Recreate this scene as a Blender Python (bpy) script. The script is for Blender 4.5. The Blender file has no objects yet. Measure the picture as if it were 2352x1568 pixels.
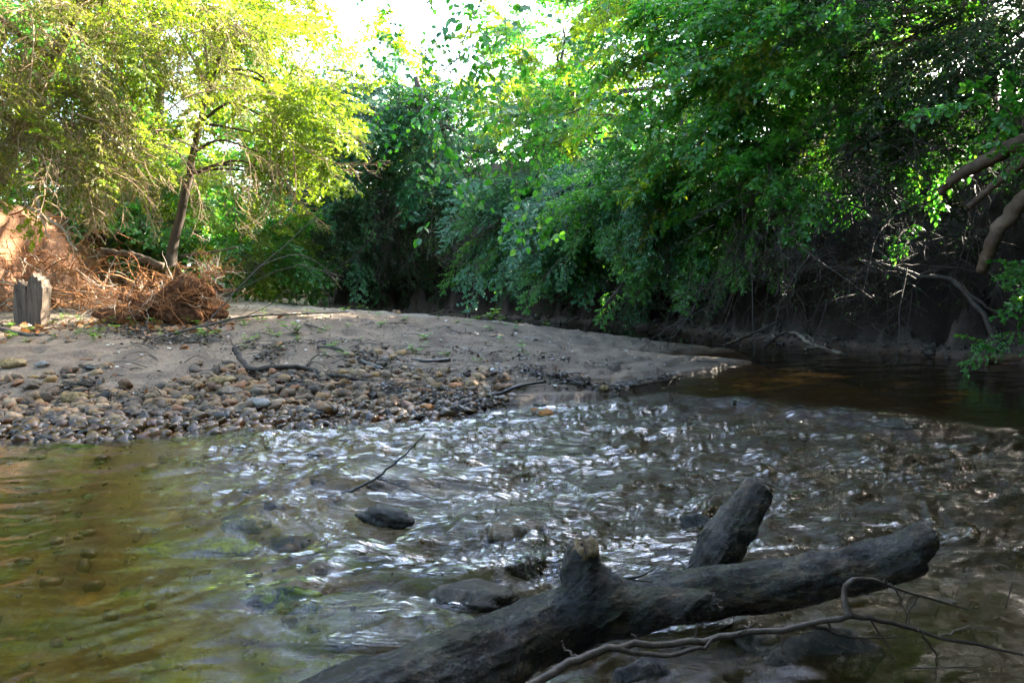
import bpy, math, random
import numpy as np
from mathutils import Vector, Matrix

random.seed(7)
RS = np.random.RandomState(11)
C = bpy.context.scene.collection
sc = bpy.context.scene
R = math.radians

# ------------------------------------------------------------------ camera, light, exposure
CAM_H, PITCH, FPX = 1.2, 5.7, 1846.0
cam = bpy.data.cameras.new('camera'); cam_o = bpy.data.objects.new('camera', cam); C.objects.link(cam_o)
cam.sensor_width = 36; cam.lens = 36 * FPX / 2352
cam.clip_start = 0.05; cam.clip_end = 3000
cam_o.location = (0, 0, CAM_H); cam_o.rotation_euler = (R(90 - PITCH), 0, 0)
cam.dof.use_dof = True; cam.dof.focus_distance = 4.6; cam.dof.aperture_fstop = 9.0
sc.camera = cam_o

SUN_AZ, SUN_EL = 56.0, 31.0          # azimuth clockwise from +Y, elevation
w = bpy.data.worlds.new('World'); sc.world = w; w.use_nodes = True
nt = w.node_tree; nt.nodes.clear()
out = nt.nodes.new('ShaderNodeOutputWorld'); bg = nt.nodes.new('ShaderNodeBackground')
sky = nt.nodes.new('ShaderNodeTexSky'); sky.sky_type = 'NISHITA'; sky.sun_disc = False
sky.sun_elevation = R(SUN_EL); sky.sun_rotation = R(SUN_AZ)
sky.air_density = 1.0; sky.dust_density = 3.0; sky.ozone_density = 1.0
bg.inputs['Strength'].default_value = 0.15
nt.links.new(sky.outputs[0], bg.inputs[0]); nt.links.new(bg.outputs[0], out.inputs[0])
sl = bpy.data.lights.new('sun', 'SUN'); sl.energy = 5.0; sl.angle = R(0.5); sl.color = (1.0, 0.9, 0.74)
so = bpy.data.objects.new('sun', sl); C.objects.link(so)
sd = Vector((math.sin(R(SUN_AZ)) * math.cos(R(SUN_EL)), math.cos(R(SUN_AZ)) * math.cos(R(SUN_EL)), math.sin(R(SUN_EL))))
so.rotation_euler = (-sd).to_track_quat('-Z', 'Y').to_euler(); so.location = sd * 60
sc.view_settings.view_transform = 'Standard'; sc.view_settings.look = 'None'
sc.view_settings.exposure = 3.7; sc.view_settings.gamma = 1; sc.view_settings.use_curve_mapping = False
cy = sc.cycles
cy.max_bounces = 8; cy.diffuse_bounces = 4; cy.glossy_bounces = 3; cy.transmission_bounces = 4
cy.transparent_max_bounces = 8; cy.volume_bounces = 0
cy.sample_clamp_indirect = 8; cy.sample_clamp_direct = 0
cy.use_denoising = True
cy.use_adaptive_sampling = True; cy.adaptive_threshold = 0.006
cy.caustics_reflective = False; cy.caustics_refractive = False

# ------------------------------------------------------------------ helpers: pixels, noise, meshes
th = R(PITCH)
FW = np.array([0, math.cos(th), -math.sin(th)]); UP = np.array([0, math.sin(th), math.cos(th)]); RT = np.array([1., 0, 0])
CP = np.array([0, 0, CAM_H])
def ray(px, py): return FW + RT * ((px - 1176) / FPX) + UP * ((784 - py) / FPX)
def G(px, py, z=0.0):                    # where the line of sight meets height z
    d = ray(px, py); t = (z - CAM_H) / d[2]; return CP + d * t
def D(px, py, y):                        # where it meets the plane y metres ahead
    d = ray(px, py); return CP + d * (y / d[1])

def _h(ix, iy, seed):
    n = (ix.astype(np.int64) * 374761393 + iy.astype(np.int64) * 668265263 + seed * 1442695041) & 0xffffffff
    n = ((n ^ (n >> 13)) * 1274126177) & 0xffffffff
    n = n ^ (n >> 16)
    return n
def perlin(x, y, seed=0):
    x = np.asarray(x, float); y = np.asarray(y, float)
    ix = np.floor(x); iy = np.floor(y); fx = x - ix; fy = y - iy
    u = fx * fx * fx * (fx * (fx * 6 - 15) + 10); v = fy * fy * fy * (fy * (fy * 6 - 15) + 10)
    r = 0
    for dx in (0, 1):
        for dy in (0, 1):
            a = _h(ix + dx, iy + dy, seed) / 4294967296.0 * 2 * np.pi
            g = np.cos(a) * (fx - dx) + np.sin(a) * (fy - dy)
            r = r + g * (u if dx else 1 - u) * (v if dy else 1 - v)
    return r * 1.5
def fbm(x, y, o=4, seed=0, gain=.5):
    r = 0; a = 1; f = 1
    for i in range(o):
        r = r + a * perlin(x * f + 7.3 * i, y * f - 3.1 * i, seed + i); a *= gain; f *= 2.03
    return r
def ss(a, b, x):
    t = np.clip((x - a) / (b - a), 0, 1); return t * t * (3 - 2 * t)
def sdf(P, x, y):                        # signed distance to a polygon, positive inside
    P = np.asarray(P, float)[:, :2]; n = len(P); d2 = np.full(x.shape, 1e18); ins = np.zeros(x.shape, bool)
    for i in range(n):
        a = P[i]; b = P[(i + 1) % n]; e = b - a; L = e @ e + 1e-12
        t = np.clip(((x - a[0]) * e[0] + (y - a[1]) * e[1]) / L, 0, 1)
        d2 = np.minimum(d2, (x - a[0] - t * e[0]) ** 2 + (y - a[1] - t * e[1]) ** 2)
        c = (a[1] > y) != (b[1] > y)
        if abs(e[1]) > 1e-12: ins ^= c & (x < a[0] + (y - a[1]) * e[0] / e[1])
    d = np.sqrt(d2); return np.where(ins, d, -d)

def mesh(name, V, F, mats=(), midx=None, smooth=True, attrs=None, normals=None):
    """F: list of int arrays (n,k)."""
    F = [np.asarray(f, np.int32) for f in (F if isinstance(F, list) else [F]) if len(f)]
    me = bpy.data.meshes.new(name); V = np.asarray(V, np.float32)
    me.vertices.add(len(V)); me.vertices.foreach_set('co', V.ravel())
    loops = np.concatenate([f.ravel() for f in F]); tot = np.concatenate([np.full(len(f), f.shape[1], np.int32) for f in F])
    st = np.concatenate([[0], np.cumsum(tot)[:-1]]).astype(np.int32)
    me.loops.add(len(loops)); me.loops.foreach_set('vertex_index', loops)
    me.polygons.add(len(tot)); me.polygons.foreach_set('loop_start', st); me.polygons.foreach_set('loop_total', tot)
    if midx is not None: me.polygons.foreach_set('material_index', np.asarray(midx, np.int32))
    me.polygons.foreach_set('use_smooth', np.full(len(tot), smooth))
    for m in mats: me.materials.append(m)
    for k, a in (attrs or {}).items():
        a = np.asarray(a, np.float32)
        if a.ndim == 1:
            at = me.attributes.new(k, 'FLOAT', 'POINT'); at.data.foreach_set('value', a)
        else:
            at = me.attributes.new(k, 'FLOAT_COLOR', 'POINT'); b = np.ones((len(a), 4), np.float32); b[:, :3] = a
            at.data.foreach_set('color', b.ravel())
    me.update(calc_edges=True); me.validate()
    if normals is not None and len(me.vertices) == len(V):
        me.normals_split_custom_set_from_vertices(np.asarray(normals, np.float32))
    return me
def link(name, me, parent=None, mat=None):
    o = bpy.data.objects.new(name, me); C.objects.link(o)
    if parent is not None: o.parent = parent
    if mat is not None and me is not None and not me.materials: me.materials.append(mat)
    return o
def tag(o, label=None, cat=None, group=None, kind=None):
    if label: o['label'] = label
    if cat: o['category'] = cat
    if group: o['group'] = group
    if kind: o['kind'] = kind
    return o
def empty(name, loc, label=None, cat=None, group=None):
    o = bpy.data.objects.new(name, None); C.objects.link(o); o.location = loc; o.empty_display_size = .1
    return tag(o, label, cat, group)

def spline(P, n):
    P = np.asarray(P, float); m = len(P)
    if m < 3: t = np.linspace(0, 1, n)[:, None]; return P[0] * (1 - t) + P[-1] * t
    Q = np.vstack([2 * P[0] - P[1], P, 2 * P[-1] - P[-2]]); out = []
    for s in np.linspace(0, m - 1 - 1e-9, n):
        i = int(s); t = s - i; a, b, c, d = Q[i:i + 4]
        out.append(.5 * (2 * b + (c - a) * t + (2 * a - 5 * b + 4 * c - d) * t * t + (3 * b - a - 3 * c + d) * t ** 3))
    return np.array(out)
class MB:
    def __init__(s): s.V = []; s.F = {3: [], 4: []}; s.M = {3: [], 4: []}; s.n = 0; s.A = []
    def add(s, V, F, mi=0, a=0.0):
        V = np.asarray(V, float); F = np.asarray(F); s.V.append(V); s.F[F.shape[1]].append(F + s.n); s.M[F.shape[1]].append(np.full(len(F), mi))
        s.A.append(np.broadcast_to(np.asarray(a, float), (len(V),))); s.n += len(V)
    def tube(s, P, r, k=6, mi=0, a=0.0, cap=True):
        P = np.asarray(P, float); n = len(P); r = np.broadcast_to(np.asarray(r, float), (n,))
        T = np.gradient(P, axis=0); T /= np.linalg.norm(T, axis=1)[:, None] + 1e-12
        ref = np.array([0, 0, 1.]) if abs(T[0][2]) < .9 else np.array([1., 0, 0])
        A = np.cross(T, ref); A /= np.linalg.norm(A, axis=1)[:, None] + 1e-12; B = np.cross(T, A)
        an = np.linspace(0, 2 * np.pi, k, endpoint=False)
        V = P[:, None] + r[:, None, None] * (np.cos(an)[None, :, None] * A[:, None] + np.sin(an)[None, :, None] * B[:, None])
        V = V.reshape(-1, 3); i = np.arange(n - 1)[:, None] * k; j = np.arange(k)[None]; jn = (j + 1) % k
        F = np.stack([i + j, i + jn, i + k + jn, i + k + j], -1).reshape(-1, 4)
        s.add(V, F, mi, a)
        if cap:
            base = s.n - n * k
            for e, q in ((0, 0), (n - 1, (n - 1) * k)):
                c = s.n
                s.V.append(P[e][None]); s.A.append(np.full(1, float(np.mean(a)))); s.n += 1
                f = [(base + q + t, base + q + (t + 1) % k, c) for t in range(k)]
                s.F[3].append(np.array(f)); s.M[3].append(np.full(len(f), mi))
    def mesh(s, name, mats, smooth=True, attr='lv'):
        V = np.concatenate(s.V); F = []; M = []
        for k in (3, 4):
            if s.F[k]: F.append(np.concatenate(s.F[k])); M.append(np.concatenate(s.M[k]))
        return mesh(name, V, F, mats, np.concatenate(M), smooth, {attr: np.concatenate(s.A)})

def wander(p0, d0, L, n, bend, rnd, sag=0.0):
    """a crooked path"""
    p = np.array(p0, float); d = np.array(d0, float); d /= np.linalg.norm(d); st = L / (n - 1); P = [p.copy()]
    for i in range(n - 1):
        d = d + rnd.randn(3) * bend + np.array([0, 0, -sag]); d /= np.linalg.norm(d); p = p + d * st; P.append(p.copy())
    return np.array(P)
def basis(d, up=(0, 0, 1)):
    x = Vector(d).normalized(); u = Vector(up)
    y = u.cross(x)
    if y.length < 1e-3: y = Vector((0, 1, 0)).cross(x)
    y.normalize(); z = x.cross(y); return Matrix((x, y, z)).transposed()
def xform(o, loc, rot3, s=1.0):
    m = rot3.to_4x4()
    if isinstance(s, (int, float)): s = (s, s, s)
    o.matrix_local = Matrix.Translation(Vector(loc)) @ m @ Matrix.Diagonal((s[0], s[1], s[2], 1))

# ------------------------------------------------------------------ materials
class NT:
    def __init__(s, name):
        s.m = bpy.data.materials.new(name); s.m.use_nodes = True; s.t = s.m.node_tree; s.t.nodes.clear()
        s.out = s.t.nodes.new('ShaderNodeOutputMaterial')
    def n(s, typ, ins=None, **kw):
        nd = s.t.nodes.new(typ)
        for k, v in kw.items(): setattr(nd, k, v)
        for k, v in (ins or {}).items():
            if isinstance(v, bpy.types.NodeSocket): s.t.links.new(v, nd.inputs[k])
            else: nd.inputs[k].default_value = v
        return nd
    def surf(s, sock): s.t.links.new(sock, s.out.inputs['Surface']); return s.m
    def noise(s, scale, detail=4, vec=None, rough=.55, dist=0.0):
        return s.n('ShaderNodeTexNoise', {**({'Vector': vec} if vec is not None else {}), 'Scale': scale, 'Detail': detail, 'Roughness': rough, 'Distortion': dist}).outputs['Fac']
    def ramp(s, fac, stops):
        nd = s.n('ShaderNodeValToRGB', {'Fac': fac}); cr = nd.color_ramp
        while len(cr.elements) < len(stops): cr.elements.new(.5)
        for e, (p, c) in zip(cr.elements, stops): e.position = p; e.color = (*c, 1) if len(c) == 3 else c
        return nd.outputs['Color']
    def mix(s, f, a, b, mode='MIX'):
        nd = s.n('ShaderNodeMix', data_type='RGBA', blend_type=mode)
        for i, v in ((0, f), (6, a), (7, b)):
            if isinstance(v, bpy.types.NodeSocket): s.t.links.new(v, nd.inputs[i])
            else: nd.inputs[i].default_value = v if i == 0 else ((*v, 1) if len(v) == 3 else v)
        return nd.outputs[2]
    def math(s, op, a, b=0.0, clamp=False):
        nd = s.n('ShaderNodeMath', {0: a, 1: b}, operation=op); nd.use_clamp = clamp; return nd.outputs[0]
    def bump(s, h, st=.5, dist=.02, nrm=None):
        return s.n('ShaderNodeBump', {'Height': h, 'Strength': st, 'Distance': dist, **({'Normal': nrm} if nrm else {})}).outputs[0]
    def objvec(s, scale=(1, 1, 1), rot=(0, 0, 0)):
        tc = s.n('ShaderNodeTexCoord'); return s.n('ShaderNodeMapping', {'Vector': tc.outputs['Object'], 'Scale': scale, 'Rotation': rot}).outputs[0]
    def attr(s, name, col=False): return s.n('ShaderNodeAttribute', attribute_name=name).outputs['Color' if col else 'Fac']
    def pbr(s, col, rough=.6, nrm=None, spec=.4, **kw):
        ins = {'Base Color': col if isinstance(col, bpy.types.NodeSocket) else (*col, 1), 'Roughness': rough, 'Specular IOR Level': spec}
        if nrm is not None: ins['Normal'] = nrm
        ins.update(kw); return s.n('ShaderNodeBsdfPrincipled', ins).outputs[0]

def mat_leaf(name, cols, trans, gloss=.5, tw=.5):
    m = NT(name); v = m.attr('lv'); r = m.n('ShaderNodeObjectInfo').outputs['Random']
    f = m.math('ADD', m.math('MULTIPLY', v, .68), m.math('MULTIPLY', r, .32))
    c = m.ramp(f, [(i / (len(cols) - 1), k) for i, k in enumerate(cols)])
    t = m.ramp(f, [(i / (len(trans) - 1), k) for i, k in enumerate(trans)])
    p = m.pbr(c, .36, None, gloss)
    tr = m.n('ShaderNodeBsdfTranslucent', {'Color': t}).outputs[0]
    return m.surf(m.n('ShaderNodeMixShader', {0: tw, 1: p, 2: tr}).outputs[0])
def mat_wood(name, cols, scale=6, stretch=(1, 1, 1), rot=(0, 0, 0), rough=.75, bump=.5, dist=.01, spec=.3, lichen=None):
    m = NT(name); vec = m.objvec(stretch, rot); a = m.noise(scale, 8, vec, .6, .6); b = m.noise(scale * 5, 6, vec, .6)
    f = m.math('ADD', m.math('MULTIPLY', a, .75), m.math('MULTIPLY', b, .25))
    c = m.ramp(f, [(.3 + .4 * i / (len(cols) - 1), k) for i, k in enumerate(cols)])
    if lichen:
        l = m.noise(scale * 2.2, 7, m.objvec(), .65); lf = m.ramp(l, [(.56, (0, 0, 0)), (.66, (1, 1, 1))]); c = m.mix(lf, c, lichen)
    n = m.bump(f, bump, dist)
    return m.surf(m.pbr(c, rough, n, spec))

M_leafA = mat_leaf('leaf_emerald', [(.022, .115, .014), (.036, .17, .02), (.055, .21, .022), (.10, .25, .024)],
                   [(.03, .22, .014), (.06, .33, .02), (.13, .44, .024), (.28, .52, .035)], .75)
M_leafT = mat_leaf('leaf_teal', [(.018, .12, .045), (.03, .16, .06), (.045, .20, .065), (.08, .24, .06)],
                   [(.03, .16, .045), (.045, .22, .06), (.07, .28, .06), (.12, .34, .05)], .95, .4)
M_leafY = mat_leaf('leaf_yellow_green_sun_tint', [(.06, .12, .01), (.09, .16, .012), (.13, .20, .018), (.18, .22, .02)],
                   [(.20, .36, .012), (.30, .48, .016), (.42, .58, .02), (.55, .60, .03)], .4, .55)  # lighter yellow leaves carry a sunlit look in their colour, even in shade
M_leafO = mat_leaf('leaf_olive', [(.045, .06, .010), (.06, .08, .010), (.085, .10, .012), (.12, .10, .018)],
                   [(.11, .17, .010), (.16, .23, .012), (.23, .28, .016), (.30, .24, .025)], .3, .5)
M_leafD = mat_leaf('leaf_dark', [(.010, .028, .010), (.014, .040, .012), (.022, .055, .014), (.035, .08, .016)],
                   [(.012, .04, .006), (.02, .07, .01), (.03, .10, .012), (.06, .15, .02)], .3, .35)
M_twig = mat_wood('twig_bark', [(.045, .032, .022), (.09, .07, .05), (.14, .11, .08)], 20, bump=.2)
M_twigT = mat_wood('twig_tan', [(.16, .10, .055), (.26, .17, .10), (.36, .26, .16)], 20, bump=.2)
M_twigG = mat_wood('twig_grey', [(.014, .011, .009), (.034, .027, .021), (.07, .057, .045)], 20, bump=.2)
M_bark = mat_wood('tree_bark', [(.03, .022, .015), (.06, .045, .032), (.10, .08, .06)], 5, (1, 1, .25), bump=1, dist=.03)
M_barkB = mat_wood('root_bark_brown', [(.03, .018, .011), (.08, .05, .03), (.15, .105, .07)], 4, bump=.6, dist=.01)
M_root = mat_wood('root_orange', [(.09, .03, .008), (.24, .095, .025), (.40, .2, .08)], 15, bump=.3)
M_dead = mat_wood('deadwood_pale', [(.20, .15, .10), (.32, .26, .19), (.42, .35, .27)], 12, bump=.3)
M_wet = mat_wood('deadwood_wet_black', [(.008, .007, .006), (.022, .018, .015), (.05, .042, .035)], 12, bump=.5, rough=.35, spec=.5)

# ------------------------------------------------------------------ terrain
CORR = [(5, -4), (6.3, 2), (6.5, 6), (5.9, 9.3), (4.6, 10.7), (3.5, 12), (2.5, 14.1), (.5, 15.6), (-1.5, 16.8), (-3.2, 18.0), (-4.7, 19.2), (-5.3, 22), (-6.6, 30), (-9.8, 42), (-13.5, 60),
        (-19, 60), (-13.5, 42), (-9.6, 30), (-7.2, 22), (-6.3, 17), (-6.4, 13.6), (-6.9, 11), (-8.6, 8.6), (-14, 7.2), (-32, 7), (-32, -3), (-16, -3), (-6, -2.6), (-1.5, -2), (2, -3)]
FRONT = [G(*p) for p in ((-900, 1010), (-300, 1008), (0, 1004), (150, 1004), (300, 994), (450, 988), (560, 984), (700, 975), (820, 968), (900, 970), (1010, 966), (1080, 950), (1150, 934), (1260, 926), (1400, 908), (1500, 890), (1570, 868), (1640, 852), (1735, 832),
         (1600, 823), (1500, 819), (1560, 812), (1690, 805), (1600, 797), (1480, 785), (1380, 774), (1300, 765))]
BAR = FRONT + [np.array(p + (0,)) for p in ((.3, 14.4), (-.9, 15.4), (-2.6, 16.9), (-4.4, 20), (-6.4, 27), (-8, 34), (-30, 40), (-40, 30), (-40, 6.9))]
FR2 = FRONT[:16]
def ground_h(x, y):
    d = -sdf(CORR, x, y)                                   # outside the stream corridor
    b = sdf(BAR, x, y)
    nz = fbm(x * .6, y * .6, 4, 3); n2 = fbm(x * 3, y * 3, 3, 9); n3 = fbm(x * 11, y * 11, 3, 21)
    bed = -.10 - .24 * ss(0, 2.2, -b) - .05 * nz + .02 * n3
    bed = np.where((x > 1.5) & (y > 7), bed - .15, bed) + .13 * np.exp(-(((x + .62) / .42) ** 2 + ((y - 2.78) / .22) ** 2) ** 2)
    bb = b + .07 * n2 * ss(-.3, .3, b)
    bar = .56 * (1 - np.exp(-np.maximum(bb, 0) / 2.5)) * (1 + .12 * nz) + .02 * n2 * ss(0, .5, bb) + .006 * n3 - .045 * ss(.3, .7, perlin(x * 3.4, y * 3.4, 88)) * ss(.2, .8, bb)
    bar *= 1 - .55 * ss(1.0, 2.6, x) 
    # cut terraces in the wet sand near the right front edge
    zone = ss(-.9, .2, x) * (1 - ss(2.4, 3.4, x)) * ss(1.3, .3, bb)
    q = .05; st = np.floor(bar / q + .3 * fbm(x * 2, y * 2, 2, 40)); fr = bar / q + .3 * fbm(x * 2, y * 2, 2, 40) - st
    bar = bar + zone * q * (ss(0, .25, fr) - fr) * 1.0
    h = np.where(b > 0, np.maximum(bar, -.02), bed * ss(0, .5, -b) - .02)
    left = ss(.35, -.35, x + 5.6 + .24 * np.maximum(y - 20, 0))
    behind = ss(1, -2, y)
    pr = .10 * ss(0, .2, d + .1 * n2) + .95 * ss(.45, .95, d + .22 * n2 + .1 * nz) + 2.6 * ss(.9, 4.0, d + .25 * nz) + .14 * n2 * ss(.5, 1.5, d)
    pl = 2.1 * ss(0, 2.6, d + .3 * nz) + .20 * n2 * ss(.2, 1.2, d) + .05 * n3 * ss(.2, .8, d) + .8 * ss(2.5, 8, d)
    pb = 3.4 * ss(0, 3.5, d)  # near bank, raised behind the camera to block low light
    p = pr * (1 - left) + pl * left; p = p * (1 - behind) + pb * behind
    up = np.where(d > 0, p, 0)
    h = np.where(d > 0, np.maximum(h, 0) * (1 - ss(0, 1.5, d)) + up + (.02 * n3 * ss(0, .4, d)), h)
    return h, b, d, left, nz, n2, n3

def fan(rs, fwd, half=52, coarse=60):
    a = np.concatenate([np.linspace(-half, half, fwd), np.linspace(half, 360 - half, coarse)[1:-1]]) * np.pi / 180
    A, RR = np.meshgrid(a, rs); return RR * np.sin(A), RR * np.cos(A), len(a)
def grid_faces(nr, na):
    i = np.arange(nr - 1)[:, None] * na; j = np.arange(na)[None]; jn = (j + 1) % na
    return np.stack([i + j, i + jn, i + na + jn, i + na + j], -1).reshape(-1, 4)
def vnormals(X, Y, Z, F):
    V = np.stack([X.ravel(), Y.ravel(), Z.ravel()], 1); n = np.cross(V[F[:, 2]] - V[F[:, 0]], V[F[:, 3]] - V[F[:, 1]])
    N = np.zeros_like(V)
    for k in range(4):
        for c in range(3): N[:, c] += np.bincount(F[:, k], n[:, c], len(V))
    N /= np.linalg.norm(N, axis=1)[:, None] + 1e-12; return V, N
rs = np.concatenate([[.02], np.geomspace(.6, 34, 560), np.geomspace(36, 900, 26)])
X, Y, na = fan(rs, 560)
H, B, DO, LEFT, NZ, N2, N3 = ground_h(X, Y)
F = grid_faces(len(rs), na); V, N = vnormals(X, Y, H, F)
N[N[:, 2] < 0] *= -1

M_ground = NT('ground')
def ground_mat():
    m = M_ground; geo = m.n('ShaderNodeNewGeometry'); pos = geo.outputs['Position']
    base = m.attr('tint', True); g1 = m.noise(260, 3, pos, .7); g2 = m.noise(38, 6, pos, .65); g3 = m.noise(5, 5, pos, .6)
    c = m.mix(.75, base, m.ramp(g1, [(.3, (.42, .40, .38)), (.5, (.95, .95, .95)), (.72, (1.6, 1.55, 1.45))]), 'MULTIPLY')
    c = m.mix(.9, c, m.ramp(g2, [(.3, (.45, .41, .37)), (.52, (1, 1, 1)), (.72, (1.4, 1.36, 1.32))]), 'MULTIPLY')
    c = m.mix(.6, c, m.ramp(g3, [(.35, (.72, .68, .64)), (.6, (1.1, 1.1, 1.1))]), 'MULTIPLY')
    z = m.n('ShaderNodeSeparateXYZ', {0: pos}).outputs[2]
    zz = m.math('ADD', z, m.math('MULTIPLY', m.math('SUBTRACT', g3, .5), .12))
    wet = m.n('ShaderNodeMapRange', {0: zz, 1: .015, 2: .09, 3: 1.0, 4: 0.0}).outputs[0]
    c = m.mix(wet, c, m.mix(1.0, c, (.52, .47, .42), 'MULTIPLY'))
    h = m.math('ADD', m.math('MULTIPLY', g1, .25), m.math('ADD', g2, m.math('MULTIPLY', g3, 1.5)))
    nr = m.bump(h, .8, .02)
    rgh = m.n('ShaderNodeMapRange', {0: wet, 1: 0.0, 2: 1.0, 3: .9, 4: .38}).outputs[0]
    return m.surf(m.pbr(c, rgh, nr, .35))
ground_mat(); MG = M_ground.m

x, y = X.ravel(), Y.ravel(); h = H.ravel(); b = B.ravel(); do = DO.ravel(); lf = LEFT.ravel(); nz = NZ.ravel(); n2 = N2.ravel(); n3 = N3.ravel()
def L3(a, bb, t): return np.asarray(a)[None] * (1 - t)[:, None] + np.asarray(bb)[None] * t[:, None]
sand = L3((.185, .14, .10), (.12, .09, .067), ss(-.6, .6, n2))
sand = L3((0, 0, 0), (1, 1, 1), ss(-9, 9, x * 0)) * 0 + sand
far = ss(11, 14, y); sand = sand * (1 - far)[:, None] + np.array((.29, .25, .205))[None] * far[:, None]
bedc = L3((.075, .065, .014), (.045, .024, .008), ss(-.5, .4, n2 + nz * .6))
lw = ss(-.2, -1.3, x) * ss(6.5, 5, y); bedc = bedc * (1 - lw)[:, None] + L3((.33, .22, .014), (.17, .09, .010), ss(-.35, .35, n2 + .5 * nz)) * lw[:, None]  # left bed albedo raised so the shallows look yellow-lit
moss = fbm(x * 1.7, y * 2.6, 4, 77); mz = ss(-.2, -.9, x) * 0 + ss(1.0, -1.2, x) * ss(5.6, 4.2, y)
bedc = bedc * (1 - (ss(.12, .45, moss) * mz)[:, None]) + np.array((.17, .23, .012))[None] * (ss(.12, .45, moss) * mz)[:, None]
ma = ss(.05, .35, fbm(x * 5, y * 8, 4, 78) + .35) * np.exp(-(((x + .62) / .42) ** 2 + ((y - 2.78) / .22) ** 2) ** 2); bedc = bedc * (1 - ma)[:, None] + np.array((.30, .44, .01))[None] * ma[:, None]
mudR = ss(1.2, 3, x) * ss(6, 8, y); bedc = bedc * (1 - mudR)[:, None] + np.array((.15, .052, .014))[None] * mudR[:, None]
rb = L3((.020, .013, .009), (.009, .0065, .005), ss(-.4, .5, n2)); litter = L3((.07, .045, .025), (.035, .03, .015), ss(-.4, .4, n3))  # right bank soil painted near black to give the hollow its shade
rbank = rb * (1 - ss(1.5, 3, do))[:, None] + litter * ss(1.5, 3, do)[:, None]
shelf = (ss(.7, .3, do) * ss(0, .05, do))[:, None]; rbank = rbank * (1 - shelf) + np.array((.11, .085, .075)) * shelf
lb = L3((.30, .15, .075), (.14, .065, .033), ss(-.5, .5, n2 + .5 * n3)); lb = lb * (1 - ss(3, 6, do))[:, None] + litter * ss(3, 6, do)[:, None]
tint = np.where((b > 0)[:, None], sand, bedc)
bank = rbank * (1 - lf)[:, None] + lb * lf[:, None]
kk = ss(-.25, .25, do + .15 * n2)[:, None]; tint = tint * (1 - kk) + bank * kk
# classify faces into the named pieces of the setting
fc = F; fb = b[fc].mean(1); fd = do[fc].mean(1); fx = x[fc].mean(1); fy = y[fc].mean(1)
cls = np.where(fd > 0, np.where((fx < -4) & (fy > 2), 2, np.where(fy < 1, 3, 1)), np.where(fb > 0, 0, 4))
for k, nm in enumerate(('sandbar', 'right_bank', 'left_bank', 'near_bank', 'stream_bed')):
    sel = fc[cls == k]; used = np.unique(sel); mp = np.full(len(V), -1); mp[used] = np.arange(len(used))
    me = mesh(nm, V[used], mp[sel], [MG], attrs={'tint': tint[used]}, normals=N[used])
    o = tag(link(nm, me), kind='structure')
    if nm == 'sandbar': sandbar = o
def gh(px, py):
    r = ground_h(np.atleast_1d(np.asarray(px, float)), np.atleast_1d(np.asarray(py, float)))[0]
    return float(r[0]) if np.ndim(px) == 0 else r
def GT(px, py):                           # where the line of sight meets the ground
    d = ray(px, py); t = np.geomspace(1, 45, 900); P = CP + d[None] * t[:, None]
    z = gh(P[:, 0], P[:, 1]); i = np.argmax(P[:, 2] <= z); return np.array([P[i, 0], P[i, 1], z[i]])

# ------------------------------------------------------------------ water
RIF = [G(*p) for p in ((400, 1030), (600, 990), (900, 975), (1150, 945), (1400, 922), (1530, 905), (1700, 918), (1900, 940), (2352, 1000), (2900, 1050), (2900, 1330), (2200, 1330), (1900, 1420), (1500, 1700), (900, 1700), (700, 1560), (560, 1450), (480, 1380), (520, 1250), (430, 1150))]
ROCKS = []      # (x, y, height over water, radius): submerged or breaking rocks that raise the flow
def rockpos(px, py, z=0.): p = G(px, py, z); return p[0], p[1]
for px, py, hh, rr in ((1190, 1225, .04, .24), (880, 1190, .0, .10), (560, 1200, .03, .16), (700, 1130, .035, .30), (860, 1085, .045, .28), (700, 1385, .0, .30), (1090, 1370, .0, .16), (1240, 1290, .02, .18), (760, 1290, .03, .25), (1600, 1205, .0, .12), (330, 1075, .012, .12), (1700, 930, .03, .2), (1950, 960, .03, .3), (2060, 985, .03, .3)):
    ROCKS.append((*rockpos(px, py), hh, rr))
def water_h(x, y):
    rif = ss(-.35, .45, sdf(RIF, x, y)); rr = ss(3.2, 5.6, y); 
    # rotate so u runs along the flow (right to left, slightly towards the camera)
    ca, sa = math.cos(R(14)), math.sin(R(14)); u = x * ca + y * sa; v = -x * sa + y * ca
    wu = u + .25 * fbm(u * 1.3, v * 1.3, 2, 5); wv = v + .18 * fbm(u * 1.1, v * 1.6, 2, 6)
    big = fbm(wu * .95, wv * 3.4, 3, 51); mid = fbm(wu * 2.0, wv * 8.5, 3, 52); sm = fbm(wu * 5.5, wv * 20, 2, 53)
    rid = 1 - np.abs(fbm(wu * 2.6, wv * 6.0, 3, 54)) * 1.8
    sm2 = ss(1.0, -.5, x) * (1 - ss(4.3, 5.6, y))                     # smoother, glassier flow at the near left
    z = rif * ((.036 + .014 * sm2) * big + (.034 - .014 * sm2) * mid + (.017 - .012 * sm2) * sm + (.016 + .012 * sm2) * rid)
    z += (1 - rif) * (.006 * fbm(wu * 1.8, wv * 5, 3, 61) + .0012 * fbm(wu * 6, wv * 26, 2, 62))
    for rx, ry, hh, r in ROCKS:
        dx = (x - rx); dy = (y - ry); g = np.exp(-((dx / (r * 1.3)) ** 2 + (dy / r) ** 2)); wake = np.exp(-(((dx + r * 1.7) / (r * 1.4)) ** 2 + (dy / (r * .9)) ** 2))
        z = z + 1.4 * hh * g - 1.0 * hh * wake
    return z, rif * (1 - .35 * sm2)
rs = np.geomspace(.7, 30, 700); Xw, Yw, naw = fan(rs, 760, 46, 40)
Zw, RI = water_h(Xw, Yw); Fw = grid_faces(len(rs), naw)
Bw = sdf(BAR, Xw, Yw); Dw = sdf(CORR, Xw, Yw); gz = ground_h(Xw, Yw)[0]
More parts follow.
